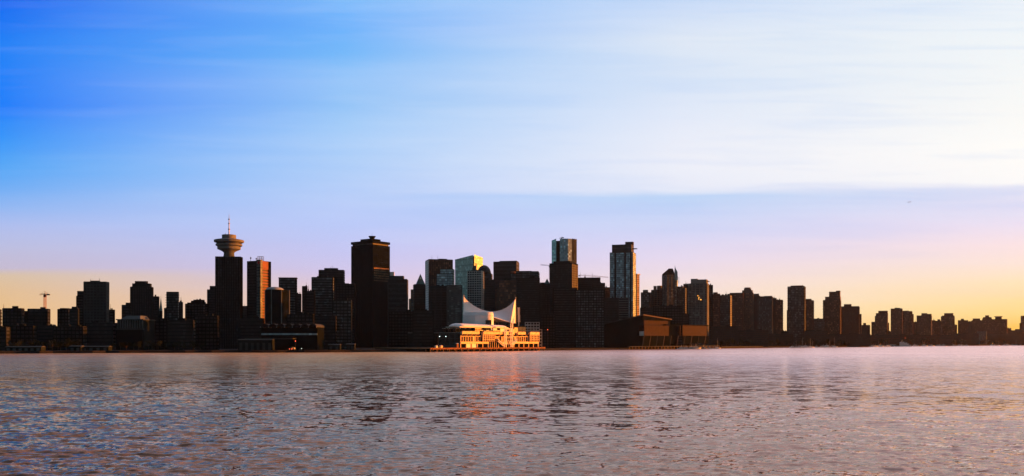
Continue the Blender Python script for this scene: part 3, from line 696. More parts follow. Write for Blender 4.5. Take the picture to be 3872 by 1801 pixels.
def tall_glass():
    t = tower('apartment_tower', 'tallest glass tower right of centre with dark vertical recesses and a roof fin', 2306, 2405, 958, 270, .12, 'mid', 'gteal', 'glass', fh=3.4, tiers=[('penthouse', 2314, 2397, 928), ('lift_core', 2364, 2397, 916)])
    Y = t.location.y; th = frame_for(2306, 2405, Y, .12)[4]; w = frame_for(2306, 2405, Y, .12)[2]; d = frame_for(2306, 2405, Y, .12)[3]
    zt = wz(958, Y)-t.location.z
    for fx in (-.26, .16, .40):
        b = MB(); b.box(w*fx-1.5, w*fx+1.5, -d/2-.25, -d/2+1, 0, zt-1); o = b.build('recess_strip', M['gblack'], t); o.rotation_euler = (0, 0, th)
    b = MB(); zf = wz(944, Y)-t.location.z; b.prism([(w*.1, -d*.3), (w*.62, -d*.12), (w*.62, d*.05), (w*.1, d*.3)], zf, zf+1.1); o = b.build('roof_fin', M['grey'], t); o.rotation_euler = (0, 0, th)
    b = MB(); b.box(-w*.42, w*.42, -d*.42, d*.42, wz(942, Y)-t.location.z, wz(941, Y)-t.location.z); b.build('roof_slab', M['light'], t).rotation_euler = (0, 0, th)
tall_glass()
tower('apartment_tower', 'thin sunlit sliver of a tower behind the right edge of the tall glass tower', 2396, 2418, 1040, 460, .45, 'pale', 'gbron', 'balcony', tiers=[('roof_slab', 2394, 2422, 1037)])
tower('office_block', 'pale-banded low block at the foot of the tall glass tower', 2338, 2378, 1128, 130, 0, 'light', 'gblack', 'bands')
tower('office_block', 'dark banded block left of the pale-banded low block', 2279, 2340, 1128, 150, 0, 'mid', 'gblack', 'bands')
# ---- right-centre group
tower('apartment_tower', 'stepped glassy block with an orange sun glint right of the tall glass tower', 2423, 2462, 1107, 420, .15, 'brown', 'ggrey', 'glass', tiers=[('setback', 2431, 2451, 1097, G(style='plain', wall='grey'))])
tower('apartment_tower', 'paired tower with round roof drums left of the pointed-roof tower', 2462, 2505, 1097, 400, .45, 'tan', 'gblack', 'balcony', tiers=[('roof_drum', 2471, 2483, 1082, G(kind='drum', side=1)), ('roof_drum', 2484, 2503, 1081, G(kind='drum'))])
def pointed_tower():
    Y = shore(2528)+350; base = GZ-.5; origin = (wx(2530, Y), Y, base)
    root = thing('apartment_tower', 'tower with a slanted pointed roof and a tall sail-like glass fin', 'tower', origin)
    block(root, origin, 2503, 2552, base, wz(1040, Y), Y, .6, M['mid'], M['ggrey'], 'glass', 3.4)
    block(root, origin, 2548, 2563, base, wz(1043, Y), Y+14, .2, M['mid'], M['gteal'], 'glass', 3.4, tiername='side_wing')
    pc, _, w, d, th = frame_for(2503, 2552, Y, .6); hw, hd = w/2, d/2
    z = lambda py: wz(py, Y)-base
    P = lambda px, dy: (wx(px, Y+dy)-origin[0], dy)
    b = MB(); b.prism([P(2504, -2), P(2551, -2), P(2551, 16), P(2504, 16)], z(1040.5), [z(1039), z(1040), z(1040), z(1039)], top=None)
    b = MB(); n = 0
    prof = [(2504, 1040.5), (2504, 1038), (2518, 1026), (2529, 1016.5), (2544, 1016.5), (2549, 1030), (2551, 1040.5)]
    for dy in (-4, 12):
        b.v += [(P(px, dy)[0], dy, z(py)) for px, py in prof]
    K = len(prof); b.f = [tuple(reversed(range(K))), tuple(K+i for i in range(K))] + [(i, (i+1) % K, K+(i+1) % K, K+i) for i in range(K)]
    b.build('slanted_roof', M['brown'], root)
    prof = [(2549, 1045), (2552, 1004), (2555, 1016), (2562, 1028), (2563, 1060), (2556, 1062)]
    b = MB()
    for dy in (2, 5): b.v += [(P(px, dy)[0], dy, z(py)) for px, py in prof]
    K = len(prof); b.f = [tuple(reversed(range(K))), tuple(K+i for i in range(K))] + [(i, (i+1) % K, K+(i+1) % K, K+i) for i in range(K)]
    b.build('glass_fin', M['gteal'], root)
    b = MB()
    for i in range(5): p = P(2563, 4); b.box(p[0]-.3, p[0]+3, 2, 5, z(1050+i*5), z(1050+i*5)+.5)
    b.build('fin_balconies', M['pale'], root)
pointed_tower()
tower('apartment_tower', 'broad grey tower with rounded shoulders right of the sail fin', 2549, 2596, 1090, 330, .1, 'mid', 'ggrey', 'balcony', tiers=[('roof_drum', 2556, 2586, 1085, G(kind='drum'))])
tower('apartment_tower', 'narrow dark tower squeezed left of the pale balcony tower', 2584, 2606, 1075, 430, 0, 'dark', 'gblack', 'bands')
tower('apartment_block', 'low dark roof in the gap right of the sail fin', 2560, 2590, 1085, 470, 0, 'dark', 'gblack', 'bands')
def pale_balcony():
    t = tower('apartment_tower', 'pale tower with white balcony bands and a bright column of balconies on the right', 2602, 2681, 1074, 220, .10, 'light', 'ggrey', 'balcony', fh=3.3, tiers=[('penthouse', 2612, 2678, 1059, G(style='plain')), ('lift_core', 2612, 2640, 1055.5)])
    Y = t.location.y; pc, _, w, d, th = frame_for(2602, 2681, Y, .10); zt = wz(1074, Y)-t.location.z
    b = MB(); n = int(zt/3.3)
    for i in range(n): b.box(w*.27, w*.44, -d/2-2.2, -d/2+.3, i*3.3+.3, i*3.3+1.9)
    b.box(w*.33, w*.37, -d/2-2.4, -d/2+.2, 0, zt); b.build('balcony_stack', M['light'], t).rotation_euler = (0, 0, th)
    b = MB(); b.box(w*.2, w*.58, -d*.3, d*.3, zt+4, zt+4.7); b.build('roof_slab', M['light'], t).rotation_euler = (0, 0, th)
    for px, py in ((2639, 1119), (2643, 1125), (2642, 1131), (2649, 1133), (2651, 1134)):  # sun glints on the facade, put in as small glowing boxes
        yy = Y-d/2-6; b = MB(); b.box(-.8, .8, 0, .3, -.7, .7); o = b.build('glint_pane', M['oglow'], t); o.location = (wx(px, yy)-t.location.x, yy-Y, wz(py, yy)-t.location.z)
pale_balcony()
tower('apartment_tower', 'flat dark slab directly behind the right side of the pale balcony tower', 2670, 2696, 1079, 320, 0, 'black', 'gblack', 'bands')
# ---- right group
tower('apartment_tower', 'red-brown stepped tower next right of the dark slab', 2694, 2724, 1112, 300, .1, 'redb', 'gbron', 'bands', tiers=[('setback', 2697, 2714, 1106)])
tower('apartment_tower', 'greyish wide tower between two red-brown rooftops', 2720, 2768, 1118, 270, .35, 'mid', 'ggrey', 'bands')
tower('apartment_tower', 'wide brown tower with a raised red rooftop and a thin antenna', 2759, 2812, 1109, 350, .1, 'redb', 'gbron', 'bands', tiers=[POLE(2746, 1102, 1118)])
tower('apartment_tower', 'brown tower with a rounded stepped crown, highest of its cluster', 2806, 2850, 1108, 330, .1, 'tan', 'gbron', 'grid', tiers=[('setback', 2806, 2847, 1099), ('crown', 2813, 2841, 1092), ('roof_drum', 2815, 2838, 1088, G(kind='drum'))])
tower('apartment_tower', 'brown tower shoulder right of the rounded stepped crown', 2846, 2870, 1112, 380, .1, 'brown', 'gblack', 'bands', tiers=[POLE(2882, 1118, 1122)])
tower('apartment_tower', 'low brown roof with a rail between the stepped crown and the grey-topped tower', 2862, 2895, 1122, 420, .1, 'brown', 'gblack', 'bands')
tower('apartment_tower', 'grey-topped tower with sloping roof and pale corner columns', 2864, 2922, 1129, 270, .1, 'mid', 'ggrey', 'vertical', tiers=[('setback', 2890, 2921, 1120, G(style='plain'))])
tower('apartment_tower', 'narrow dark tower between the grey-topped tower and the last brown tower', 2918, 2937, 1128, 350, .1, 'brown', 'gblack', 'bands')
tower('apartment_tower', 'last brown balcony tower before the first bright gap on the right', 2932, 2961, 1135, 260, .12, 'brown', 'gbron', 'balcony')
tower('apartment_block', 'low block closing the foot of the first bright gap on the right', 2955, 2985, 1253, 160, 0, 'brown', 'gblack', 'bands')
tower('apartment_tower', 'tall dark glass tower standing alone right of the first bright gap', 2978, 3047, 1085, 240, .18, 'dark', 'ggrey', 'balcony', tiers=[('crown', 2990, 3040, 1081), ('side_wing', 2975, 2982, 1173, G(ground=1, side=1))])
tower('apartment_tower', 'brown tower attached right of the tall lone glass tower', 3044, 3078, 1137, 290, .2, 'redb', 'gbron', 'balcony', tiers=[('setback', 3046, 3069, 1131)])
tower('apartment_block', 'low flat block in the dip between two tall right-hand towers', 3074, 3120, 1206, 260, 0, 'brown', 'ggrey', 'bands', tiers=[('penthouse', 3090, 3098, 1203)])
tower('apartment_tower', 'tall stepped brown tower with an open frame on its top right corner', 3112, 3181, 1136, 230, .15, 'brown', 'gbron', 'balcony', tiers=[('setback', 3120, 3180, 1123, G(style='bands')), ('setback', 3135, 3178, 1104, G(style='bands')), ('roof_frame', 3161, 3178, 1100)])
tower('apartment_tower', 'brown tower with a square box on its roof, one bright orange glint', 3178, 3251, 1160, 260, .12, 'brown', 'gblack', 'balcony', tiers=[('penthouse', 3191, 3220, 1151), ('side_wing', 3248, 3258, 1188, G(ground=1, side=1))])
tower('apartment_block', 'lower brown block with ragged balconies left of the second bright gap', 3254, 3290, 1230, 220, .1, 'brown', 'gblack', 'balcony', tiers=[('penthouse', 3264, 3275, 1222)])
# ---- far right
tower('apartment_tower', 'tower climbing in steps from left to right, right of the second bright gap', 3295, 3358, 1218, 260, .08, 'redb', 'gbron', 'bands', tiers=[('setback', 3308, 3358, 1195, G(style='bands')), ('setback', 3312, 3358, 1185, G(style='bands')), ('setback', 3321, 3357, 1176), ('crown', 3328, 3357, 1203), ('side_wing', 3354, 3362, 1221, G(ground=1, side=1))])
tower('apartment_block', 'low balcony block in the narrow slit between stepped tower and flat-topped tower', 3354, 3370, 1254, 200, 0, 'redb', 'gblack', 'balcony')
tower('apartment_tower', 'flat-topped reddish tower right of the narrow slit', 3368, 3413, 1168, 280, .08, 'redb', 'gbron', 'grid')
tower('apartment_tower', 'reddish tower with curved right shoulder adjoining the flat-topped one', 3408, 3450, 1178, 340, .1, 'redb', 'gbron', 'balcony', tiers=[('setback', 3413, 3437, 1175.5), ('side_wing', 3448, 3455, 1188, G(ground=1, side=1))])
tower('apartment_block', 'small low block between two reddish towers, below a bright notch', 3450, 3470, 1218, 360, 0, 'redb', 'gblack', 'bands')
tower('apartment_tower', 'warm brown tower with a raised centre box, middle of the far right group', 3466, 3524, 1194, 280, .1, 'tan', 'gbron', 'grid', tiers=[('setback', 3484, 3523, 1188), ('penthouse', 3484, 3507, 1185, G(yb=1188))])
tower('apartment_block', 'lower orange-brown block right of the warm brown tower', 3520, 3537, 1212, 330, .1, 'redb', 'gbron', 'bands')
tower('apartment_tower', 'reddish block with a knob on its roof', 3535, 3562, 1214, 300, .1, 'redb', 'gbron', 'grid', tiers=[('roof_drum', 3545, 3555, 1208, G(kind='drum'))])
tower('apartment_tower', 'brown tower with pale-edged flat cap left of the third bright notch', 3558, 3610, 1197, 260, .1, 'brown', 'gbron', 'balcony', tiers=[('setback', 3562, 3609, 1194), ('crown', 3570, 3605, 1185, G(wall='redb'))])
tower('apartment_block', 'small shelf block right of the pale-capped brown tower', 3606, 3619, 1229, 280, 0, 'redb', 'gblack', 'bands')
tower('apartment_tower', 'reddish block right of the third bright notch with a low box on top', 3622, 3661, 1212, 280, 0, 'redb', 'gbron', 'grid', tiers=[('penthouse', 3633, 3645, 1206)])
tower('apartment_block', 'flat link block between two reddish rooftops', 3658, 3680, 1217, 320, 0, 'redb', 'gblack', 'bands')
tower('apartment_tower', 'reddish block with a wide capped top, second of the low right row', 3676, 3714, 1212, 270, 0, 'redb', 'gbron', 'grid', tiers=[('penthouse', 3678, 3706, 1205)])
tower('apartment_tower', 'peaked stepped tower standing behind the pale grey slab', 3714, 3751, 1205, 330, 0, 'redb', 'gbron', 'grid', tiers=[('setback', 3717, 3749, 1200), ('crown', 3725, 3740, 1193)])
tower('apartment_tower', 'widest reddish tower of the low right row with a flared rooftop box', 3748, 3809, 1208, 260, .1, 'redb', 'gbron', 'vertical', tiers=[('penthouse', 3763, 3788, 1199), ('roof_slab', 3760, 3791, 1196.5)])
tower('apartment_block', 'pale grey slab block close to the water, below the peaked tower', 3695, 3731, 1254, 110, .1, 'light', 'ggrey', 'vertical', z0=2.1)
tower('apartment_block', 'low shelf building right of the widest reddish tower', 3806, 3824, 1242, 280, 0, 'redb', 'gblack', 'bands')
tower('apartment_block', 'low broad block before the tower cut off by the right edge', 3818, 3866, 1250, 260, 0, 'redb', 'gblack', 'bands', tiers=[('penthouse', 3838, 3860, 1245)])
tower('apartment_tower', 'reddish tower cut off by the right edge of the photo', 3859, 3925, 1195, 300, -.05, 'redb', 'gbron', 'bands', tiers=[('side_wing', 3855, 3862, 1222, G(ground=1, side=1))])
# ---- low fronts that close the foot of the skyline
fronts = [
 (-80, 40, 1238, 'low dark shed at the far left shore'), (30, 140, 1234, 'long low terminal with a pale roof strip below the leftmost block'),
 (138, 215, 1232, 'low block under the bright gap by the crane'), (200, 330, 1236, 'long dark warehouse below the grid-fronted tower'),
 (322, 440, 1222, 'flat brick block left of the columned hall'), (560, 640, 1205, 'dark gridded mid-rise right of the columned hall'),
 (632, 742, 1214, 'wide gridded mid-rise under the ragged balcony tower'), (735, 830, 1196, 'dark mid-rise left of the saucer tower base'),
 (905, 1000, 1205, 'dark mid-rise at the foot of the tower with the red emblem'),
 (1085, 1190, 1190, 'dark mid-rise right of the eight-sided domed block'), (1180, 1275, 1196, 'dark mid-rise below the paired flat-topped towers'),
 (1470, 1575, 1180, 'dark mid-rise below the white-banded block'), (1560, 1640, 1176, 'dark mid-rise left of the balcony-fronted tower'),
 (2044, 2100, 1190, 'dark mid-rise just right of the pier building'), (2420, 2480, 1165, 'dark low-rise behind the peak of the long sloping roof'),
 (2470, 2580, 1160, 'low banded block under the pointed-roof tower'), (2572, 2606, 1190, 'dark low-rise left of the pale balcony tower foot'),
 (2690, 2790, 1235, 'low shopping block right of the brown wharf walls'), (2780, 2905, 1250, 'low quay building with small bright signs'),
 (2900, 3000, 1262, 'dark low-rise near the first bright gap'), (3040, 3130, 1252, 'low block between the lone glass tower and the stepped brown tower'),
 (3125, 3290, 1264, 'long low dark front below the box-roofed tower'), (3290, 3400, 1268, 'low dark front behind the large yacht'),
 (3395, 3480, 1266, 'low dark front right of the large yacht'), (3475, 3600, 1268, 'low brown front under the warm brown tower'),
 (3595, 3700, 1262, 'low reddish front left of the pale grey slab'), (3728, 3880, 1262, 'low reddish front at the far right shore')]
for i, (a, b_, y, lab) in enumerate(fronts):
    far = a > 2680
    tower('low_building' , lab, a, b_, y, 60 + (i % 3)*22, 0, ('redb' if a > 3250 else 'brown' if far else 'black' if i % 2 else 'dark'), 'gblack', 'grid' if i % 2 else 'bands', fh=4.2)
def columned_hall():
    Y = shore(490)+70; base = GZ-.5; o0 = (wx(495, Y), Y, base); k = Y/F
    root = thing('station_hall', 'old hall with a row of columns and pale green-grey roof at left', 'station', o0)
    z = lambda py: wz(py, Y)-base
    b = MB(); b.box(-55*k, 45*k, 2, 34, 0, z(1211)); b.build('wall', M['dark'], root)
    b = MB(); b.box(-57*k, 47*k, 0, 36, z(1211), z(1207)); b.build('cornice', M['mid'], root)
    b = MB(); b.prism([(-45*k, 4), (30*k, 4), (30*k, 32), (-45*k, 32)], z(1207), z(1193), top=[(-30*k, 10), (22*k, 10), (22*k, 26), (-30*k, 26)]); b.build('roof', M['grey'], root)
    b = MB(); b.tube((0, 0, 0), (0, 0, z(1211)-z(1242)), 1.0, .85, 10); c0 = b.build('column', M['grey'], root); c0.location = (-50*k, .8, z(1242))
    for i in range(1, 11):
        c = c0.copy(); col.objects.link(c); c.location = (-50*k + i*9.2*k, .8, z(1242))
    b = MB(); b.box(-58*k, 48*k, -2, 2, z(1248), z(1242)); b.build('plinth', M['mid'], root)
    b = MB(); b.box(-56*k, 46*k, -1, 1.9, 0, z(1248)); b.build('base_wall', M['black'], root)
columned_hall()
def vault_terminal():
    Y = shore(1090)+30; base = GZ-.5; o0 = (wx(1090, Y), Y, base); k = Y/F
    root = thing('ferry_terminal', 'low waterfront terminal with a row of shallow arched roof vaults', 'terminal', o0)
    z = lambda py: wz(py, Y)-base
    b = MB(); b.box(-104*k, 108*k, 3, 40, 0, z(1240)); b.build('wall', M['black'], root)
    b = MB(); b.box(-104*k, 108*k, 2, 3, z(1267), z(1261)); b.build('window_band', M['gteal'], root)
    n = 7; w = 212/n*k
    v = MB(); prof = []
    for j in range(9):
        t = math.pi*j/8; prof.append((-w/2*math.cos(t)*.99, 3.6*math.sin(t)))
    for yy in (-1, 42): v.v += [(x, yy, h) for x, h in prof] + [(x, yy, h+.6) for x, h in prof]
    K = 9
    for j in range(8):
        v.f += [(j, j+1, K+j+1, K+j), (2*K+j+1, 2*K+j, 3*K+j, 3*K+j+1), (K+j, K+j+1, 3*K+j+1, 3*K+j), (j+1, j, 2*K+j, 2*K+j+1)]
    v0 = v.build('roof_vault', M['mid'], root); v0.location = (-104*k+w/2, 0, z(1238))
    for i in range(1, n):
        c = v0.copy(); col.objects.link(c); c.location = (-104*k+w/2+i*w, 0, z(1238))
    l = MB(); l.ball((0, 0, 0), .45, 6); l0 = l.build('roof_lamp', M['pale'], root); l0.location = (-104*k, -1.4, z(1237.5))
    for i in range(1, n+1):
        c = l0.copy(); col.objects.link(c); c.location = (-104*k+i*w, -1.4, z(1237.5))
    b = MB(); b.box(-150*k, 30*k, -16, 2.8, z(1283), z(1279)); b.build('pier_canopy', M['mid'], root)
vault_terminal()
# quay sheds with pale doors along the left shore
sh = [(20, 155, 1313, 1321, 'long shed with pale doors at the far left waterline'), (262, 305, 1311, 1321, 'short pale shed on the left shore'), (305, 410, 1312, 1320, 'dim brown shed beside the short pale shed'),
      (900, 1030, 1286, 1296, 'long covered walkway at the ferry pier'), (1240, 1285, 1305, 1325, 'pale framed shed near the tallest dark tower'), (1310, 1340, 1303, 1328, 'dim framed shed right of the pale framed shed')]
for a, b_, y0, y1, lab in sh:
    px = (a+b_)/2; Y = shore(px)+14; k = Y/F; zb = GZ; root = thing('quay_shed', lab, 'shed', (wx(px, Y), Y, zb))
    h = max(3.5, wz(y0, Y)-zb); hw = (b_-a)/2*k
    b = MB(); b.box(-hw, hw, 0, 9, 0, h); b.build('wall', M['dark'], root)
    b = MB(); b.prism([(-hw-.4, -.4), (hw+.4, -.4), (hw+.4, 9.4), (-hw-.4, 9.4)], h, h+1.2, top=[(-hw, 3.5), (hw, 3.5), (hw, 5.5), (-hw, 5.5)]); b.build('roof', M['roofg'], root)
    n = max(2, int(hw*2/6))
    d = MB(); d.box(-1.6, 1.6, -.12, -.02, 0, h*.72); d0 = d.build('door', M['grey' if a < 400 else 'mid'], root); d0.location = (-hw+hw*2/n*.5, 0, 0.0)
    for i in range(1, n):
        c = d0.copy(); col.objects.link(c); c.location = (-hw+hw*2/n*(i+.5), 0, 0)

# ------------------------------------------------------------------ the pier building with sails
PL = Vector((wx(1627, 1040), 1040)); PR = Vector((wx(2061, 1195), 1195)); LEN = (PR-PL).length
AX = (PR-PL)/LEN; AN = Vector((-AX.y, AX.x))            # along the pier edge, and inward (away from the viewer)
def W(s, n, z): p = PL + AX*s + AN*n; return (p.x, p.y, z)
def s_of(px, n=0.0):     # where the picture column px meets the line n metres behind the pier edge
    r = (px-CX)/F; p = PL + AN*n; return (p.y*r - p.x) / (AX.x - AX.y*r)
def Y_at(px, n=0.0): s = s_of(px, n); return W(s, n, 0)[1]
def pier_building():
    NF = 12.0
    root = thing('pier_terminal', 'sunlit golden pier building with white sail roofs over the water', 'cruise terminal', (PL.x, PL.y, 0))
    ox, oy = PL.x, PL.y
    def T(s, n, z): p = W(s, n, z); return (p[0]-ox, p[1]-oy, z)
    def bx(mb, s0, s1, n0, n1, z0, z1): mb.box(s0, s1, n0, n1, z0, z1, T)
    def put(mb, name, m, smooth=False): return mb.build(name, M[m], root, smooth=smooth)
    sA, sB = s_of(1741, NF), s_of(2034, NF)
    ZD, Z1, Z2, Z3, ZT = 4.6, 9.6, 12.2, 18.6, 24.2       # deck, door head, spandrel top, window head, terrace
    # core mass
    pts = [W(sA, NF+.8, 0), W(sB, NF+.8, 0), W(sB, NF+75, 0), W(sA-20, NF+75, 0)]
    e = Vector(W(sA, NF, 0)[:2]); r = (1660-CX)/F; bdir = Vector((-math.cos(R(24)), math.sin(R(24))))
    t = (e.y*r - e.x)/(bdir.x - bdir.y*r); E = e + bdir*t
    core = [(pts[0][0]-ox, pts[0][1]-oy), (pts[1][0]-ox, pts[1][1]-oy), (pts[2][0]-ox, pts[2][1]-oy), (pts[3][0]-ox, pts[3][1]-oy), (E.x-ox+4, E.y-oy+30), (E.x-ox+.4, E.y-oy+1.0)]
    b = MB(); b.prism(core, ZD, ZT-1.2); put(b, 'core_wall', 'dark')
    b = MB(); b.prism(core, ZT-1.2, ZT-.4); put(b, 'terrace_floor', 'light')
    # left dark octagon face: frame grid
    L_ = t
    def TL(a, n, z): p = e + bdir*a + Vector((-bdir.y, bdir.x))*(-n)*-1; return (p.x-ox, p.y-oy, z)
    nl = Vector((-math.sin(R(24)), -math.cos(R(24))))     # outward normal of that face
    def TL(a, n, z): p = e + bdir*a + nl*n; return (p.x-ox, p.y-oy, z)
    b = MB()
    for k in range(5): a = L_*k/4; b.box(a-.35, a+.35, .1, .7, ZD, ZT-1.2, TL)
    for z in (10.0, 15.6, 21.4): b.box(0, L_, .05, .6, z, z+.6, TL)
    b.box(0, L_, .02, .5, ZD, 8.4, TL)
    put(b, 'left_frame', 'grey')
    b = MB(); b.box(.5, L_-.5, -.6, .03, 8.5, ZT-1.5, TL); put(b, 'left_glazing', 'gblack')
    for a in (L_*.95, L_*.66):
        q = MB(); q.ball((0, 0, 0), .45, 8); o = q.build('flood_lamp', M['wlamp'], root); o.location = TL(a, 1.2, 18.6)
    # ground floor: openings between piers, some with white shutters
    nb = 15; bw = (sB-sA)/nb
    for i in range(nb+1): q = MB(); bx(q, sA+i*bw-.45, sA+i*bw+.45, NF-.6, NF+.9, ZD, Z1); put(q, 'ground_pier', 'sungold')
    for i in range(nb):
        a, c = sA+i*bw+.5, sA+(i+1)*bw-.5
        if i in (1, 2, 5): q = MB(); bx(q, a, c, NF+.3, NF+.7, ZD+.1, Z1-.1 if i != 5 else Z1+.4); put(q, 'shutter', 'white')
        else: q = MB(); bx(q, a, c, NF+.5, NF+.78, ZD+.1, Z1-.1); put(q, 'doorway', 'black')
    b = MB(); bx(b, sA-.5, sB+.5, NF-.9, NF+.85, Z1, Z2); put(b, 'spandrel', 'sungold')
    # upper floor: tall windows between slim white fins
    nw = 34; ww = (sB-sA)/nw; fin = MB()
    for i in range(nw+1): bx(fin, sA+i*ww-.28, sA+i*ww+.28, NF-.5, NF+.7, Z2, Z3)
    put(fin, 'fins', 'sungold')
    for i in range(nw):
        if i % 6 == 5 or 13 < i < 16: q = MB(); bx(q, sA+i*ww+.3, sA+(i+1)*ww-.3, NF+.1, NF+.6, Z2+.05, Z3-.05); put(q, 'wall_panel', 'sungold')
        else: q = MB(); bx(q, sA+i*ww+.3, sA+(i+1)*ww-.3, NF+.4, NF+.7, Z2+.05, Z3-.05); put(q, 'window', 'gblack' if i % 3 else 'gbron')
    b = MB(); bx(b, sA-.6, sB+.6, NF-1.0, NF+.75, Z3, Z3+.7); put(b, 'window_head', 'sungold')
    # raking struts under the terrace
    st = MB()
    for i in range(0, nw, 2):
        s = sA+i*ww
        st.box8([T(s-.2, NF-.4, Z3+.7), T(s+.2, NF-.4, Z3+.7), T(s+.2, NF+.6, Z3+.7), T(s-.2, NF+.6, Z3+.7), T(s+1.8, NF-2.6, ZT-2.6), T(s+2.2, NF-2.6, ZT-2.6), T(s+2.2, NF-1.6, ZT-2.6), T(s+1.8, NF-1.6, ZT-2.6)])
    put(st, 'terrace_struts', 'sungold')
    # terrace edge in bays with gaps, bulging planters
    bays = [(0, .21), (.255, .50), (.50, .66), (.70, .81), (.865, 1.0)]
    for a, c in bays:
        s0, s1 = sA+(sB-sA)*a+.3, sA+(sB-sA)*c-.3
        q = MB(); bx(q, s0, s1, NF-3.0, NF+.8, ZT-2.6, ZT-.3); put(q, 'terrace_edge', 'sungold')
        n = max(2, int((s1-s0)/5.5))
        for i in range(n):
            x0, x1 = s0+(s1-s0)*i/n+.3, s0+(s1-s0)*(i+1)/n-.3
            q = MB(); bx(q, x0, x1, NF-3.3, NF-1.2, ZT-.3, ZT+1.0); p = put(q, 'planter', 'sungold')
    # a projecting bay, higher, at a third of the length
    for a, c in ((.255, .40), (.87, .995)):
        s0, s1 = sA+(sB-sA)*a, sA+(sB-sA)*c
        q = MB(); n = 6
        for i in range(n+1): x = s0+(s1-s0)*i/n; bx(q, x-.35, x+.35, NF-2.9, NF-.9, Z2, ZT-2.6)
        for z in (Z2+2.6, Z2+5.4, Z2+8): bx(q, s0, s1, NF-2.7, NF-1.0, z, z+.5)
        put(q, 'bay_frame', 'sungold')
        q = MB(); bx(q, s0+.3, s1-.3, NF-2.2, NF-1.0, Z2, ZT-2.7); put(q, 'bay_glazing', 'gblack')
    s0, s1 = s_of(1850, NF), s_of(1881, NF); q = MB(); bx(q, s0, s1, NF-1.7, NF-1.2, ZD, 16.2); put(q, 'dark_void_panel', 'black')  # black sheet added for the shaded void left of the stairs
    for i in range(5): q = MB(); x = s0+(s1-s0)*i/4; bx(q, x-.2, x+.2, NF-2.0, NF-1.71, ZD, 17); put(q, 'void_post', 'sungold')
    # lift towers and stairs
    for px in (1908, 1914, 1931, 1938):
        s = s_of(px, NF-4); q = MB(); bx(q, s-.5, s+.5, NF-4.5, NF-3.5, ZD, 31 if px < 1920 else 36); put(q, 'lift_mast', 'white')
    for z in (9, 13, 17, 21, 25, 29):
        s0, s1 = s_of(1908, NF-4), s_of(1938, NF-4); q = MB(); bx(q, s0, s1, NF-4.3, NF-3.7, z, z+.45); put(q, 'walkway', 'white')
    for (pa, pb, za, zb_) in ((1882, 1906, 15.5, 8.5), (1882, 1906, 13.0, 6.0), (1934, 1954, 6.5, 13.5), (1934, 1954, 9.0, 16.0)):
        sa, sb = s_of(pa, NF-3), s_of(pb, NF-3); q = MB()
        q.box8([T(sa, NF-4, za-.9), T(sb, NF-4, zb_-.9), T(sb, NF-1.5, zb_-.9), T(sa, NF-1.5, za-.9), T(sa, NF-4, za), T(sb, NF-4, zb_), T(sb, NF-1.5, zb_), T(sa, NF-1.5, za)])
        put(q, 'stair', 'white')
    # terrace pavilion
    s0, s1 = s_of(1795, 24), s_of(1956, 24)
    b = MB(); bx(b, s0, s1, 24, 52, ZT-.4, 30.2); put(b, 'pavilion_wall', 'dark')
    for a, c, z0, z1, m in ((.0, .14, 28.0, 29.4, 'sungold'), (.35, .5, 27.4, 29.6, 'white'), (.58, .88, 25.2, 29.7, 'white'), (.92, 1.0, 24.4, 31.0, 'sungold')):
        q = MB(); bx(q, s0+(s1-s0)*a, s0+(s1-s0)*c, 23.3, 24, z0, z1); put(q, 'pavilion_panel', m)
    b = MB(); bx(b, s0, s1, 23.6, 23.95, 26.4, 27.0); put(b, 'pavilion_rail', 'steel')
    s0l = s_of(1728, 24); b = MB(); bx(b, s0l, s0-.1, 27, 50, ZT-.4, 30.0); put(b, 'left_lounge_wall', 'black')
    # upper box right
    s2, s3 = s_of(1925, 20), s_of(1956, 20); b = MB(); bx(b, s2, s3, 19, 30, ZT-.3, 28.6); put(b, 'gable_box', 'sungold')
    # boat-shaped white canopy
    sl, sr = s_of(1726, 24), s_of(1921, 24); n = 30; ring = []
    q = MB(); K = 10
    for i in range(n+1):
        f = i/n; s = sl+(sr-sl)*f
        taper = min(1, (f/.10)**.5 if f < .10 else 1, ((1-f)/.05)**.5 if f > .95 else 1) * .97+.03
        nw_, th_ = 13*taper, 4.6*(1-.35*f)*max(.25, taper)
        zc = 31.0
        for j in range(K):
            a = math.pi*j/(K-1)
            q.v.append(T(s, 34 - nw_*math.cos(a), zc + th_*math.sin(a)))
    for i in range(n):
        for j in range(K-1): a = i*K+j; q.f.append((a, a+K, a+K+1, a+1))
        q.f.append((i*K+K-1, (i+1)*K+K-1, (i+1)*K, i*K))
    q.f.append(tuple(range(K))); q.f.append(tuple(n*K+j for j in reversed(range(K))))
    put(q, 'canopy_roof', 'fabric', smooth=True)
    b = MB(); bx(b, sl+3, sr-2, 21.4, 46.6, 30.1, 31.0); put(b, 'canopy_edge', 'white')
    # white drum hall behind, rounded at the right end
    def P(px, Y): return (wx(px, Y)-ox, Y-oy)
    Yd = 1165; za, zb_ = 30, wz(1181, Yd)
    rr = 10
    cxr, cyr = wx(1866, Yd)-ox-rr, Yd-oy+6
    poly = [P(1751, Yd+3)] + [(cxr+rr*math.cos(a), cyr+rr*math.sin(a)) for a in [R(-90+15*i) for i in range(13)]] + [P(1751, Yd+36)]
    poly = [poly[0]] + [(cxr-14, cyr-rr)] + poly[1:]
    b = MB(); b.prism(poly, za, zb_-4.5); put(b, 'drum_wall', 'fabric')
    cxp = sum(p[0] for p in poly)/len(poly); cyp = sum(p[1] for p in poly)/len(poly)
    b = MB(); b.prism(poly, zb_-4.3, zb_, top=[(cxp+(p[0]-cxp)*.9, cyp+(p[1]-cyp)*.8) for p in poly]); put(b, 'drum_roof', 'fabric')
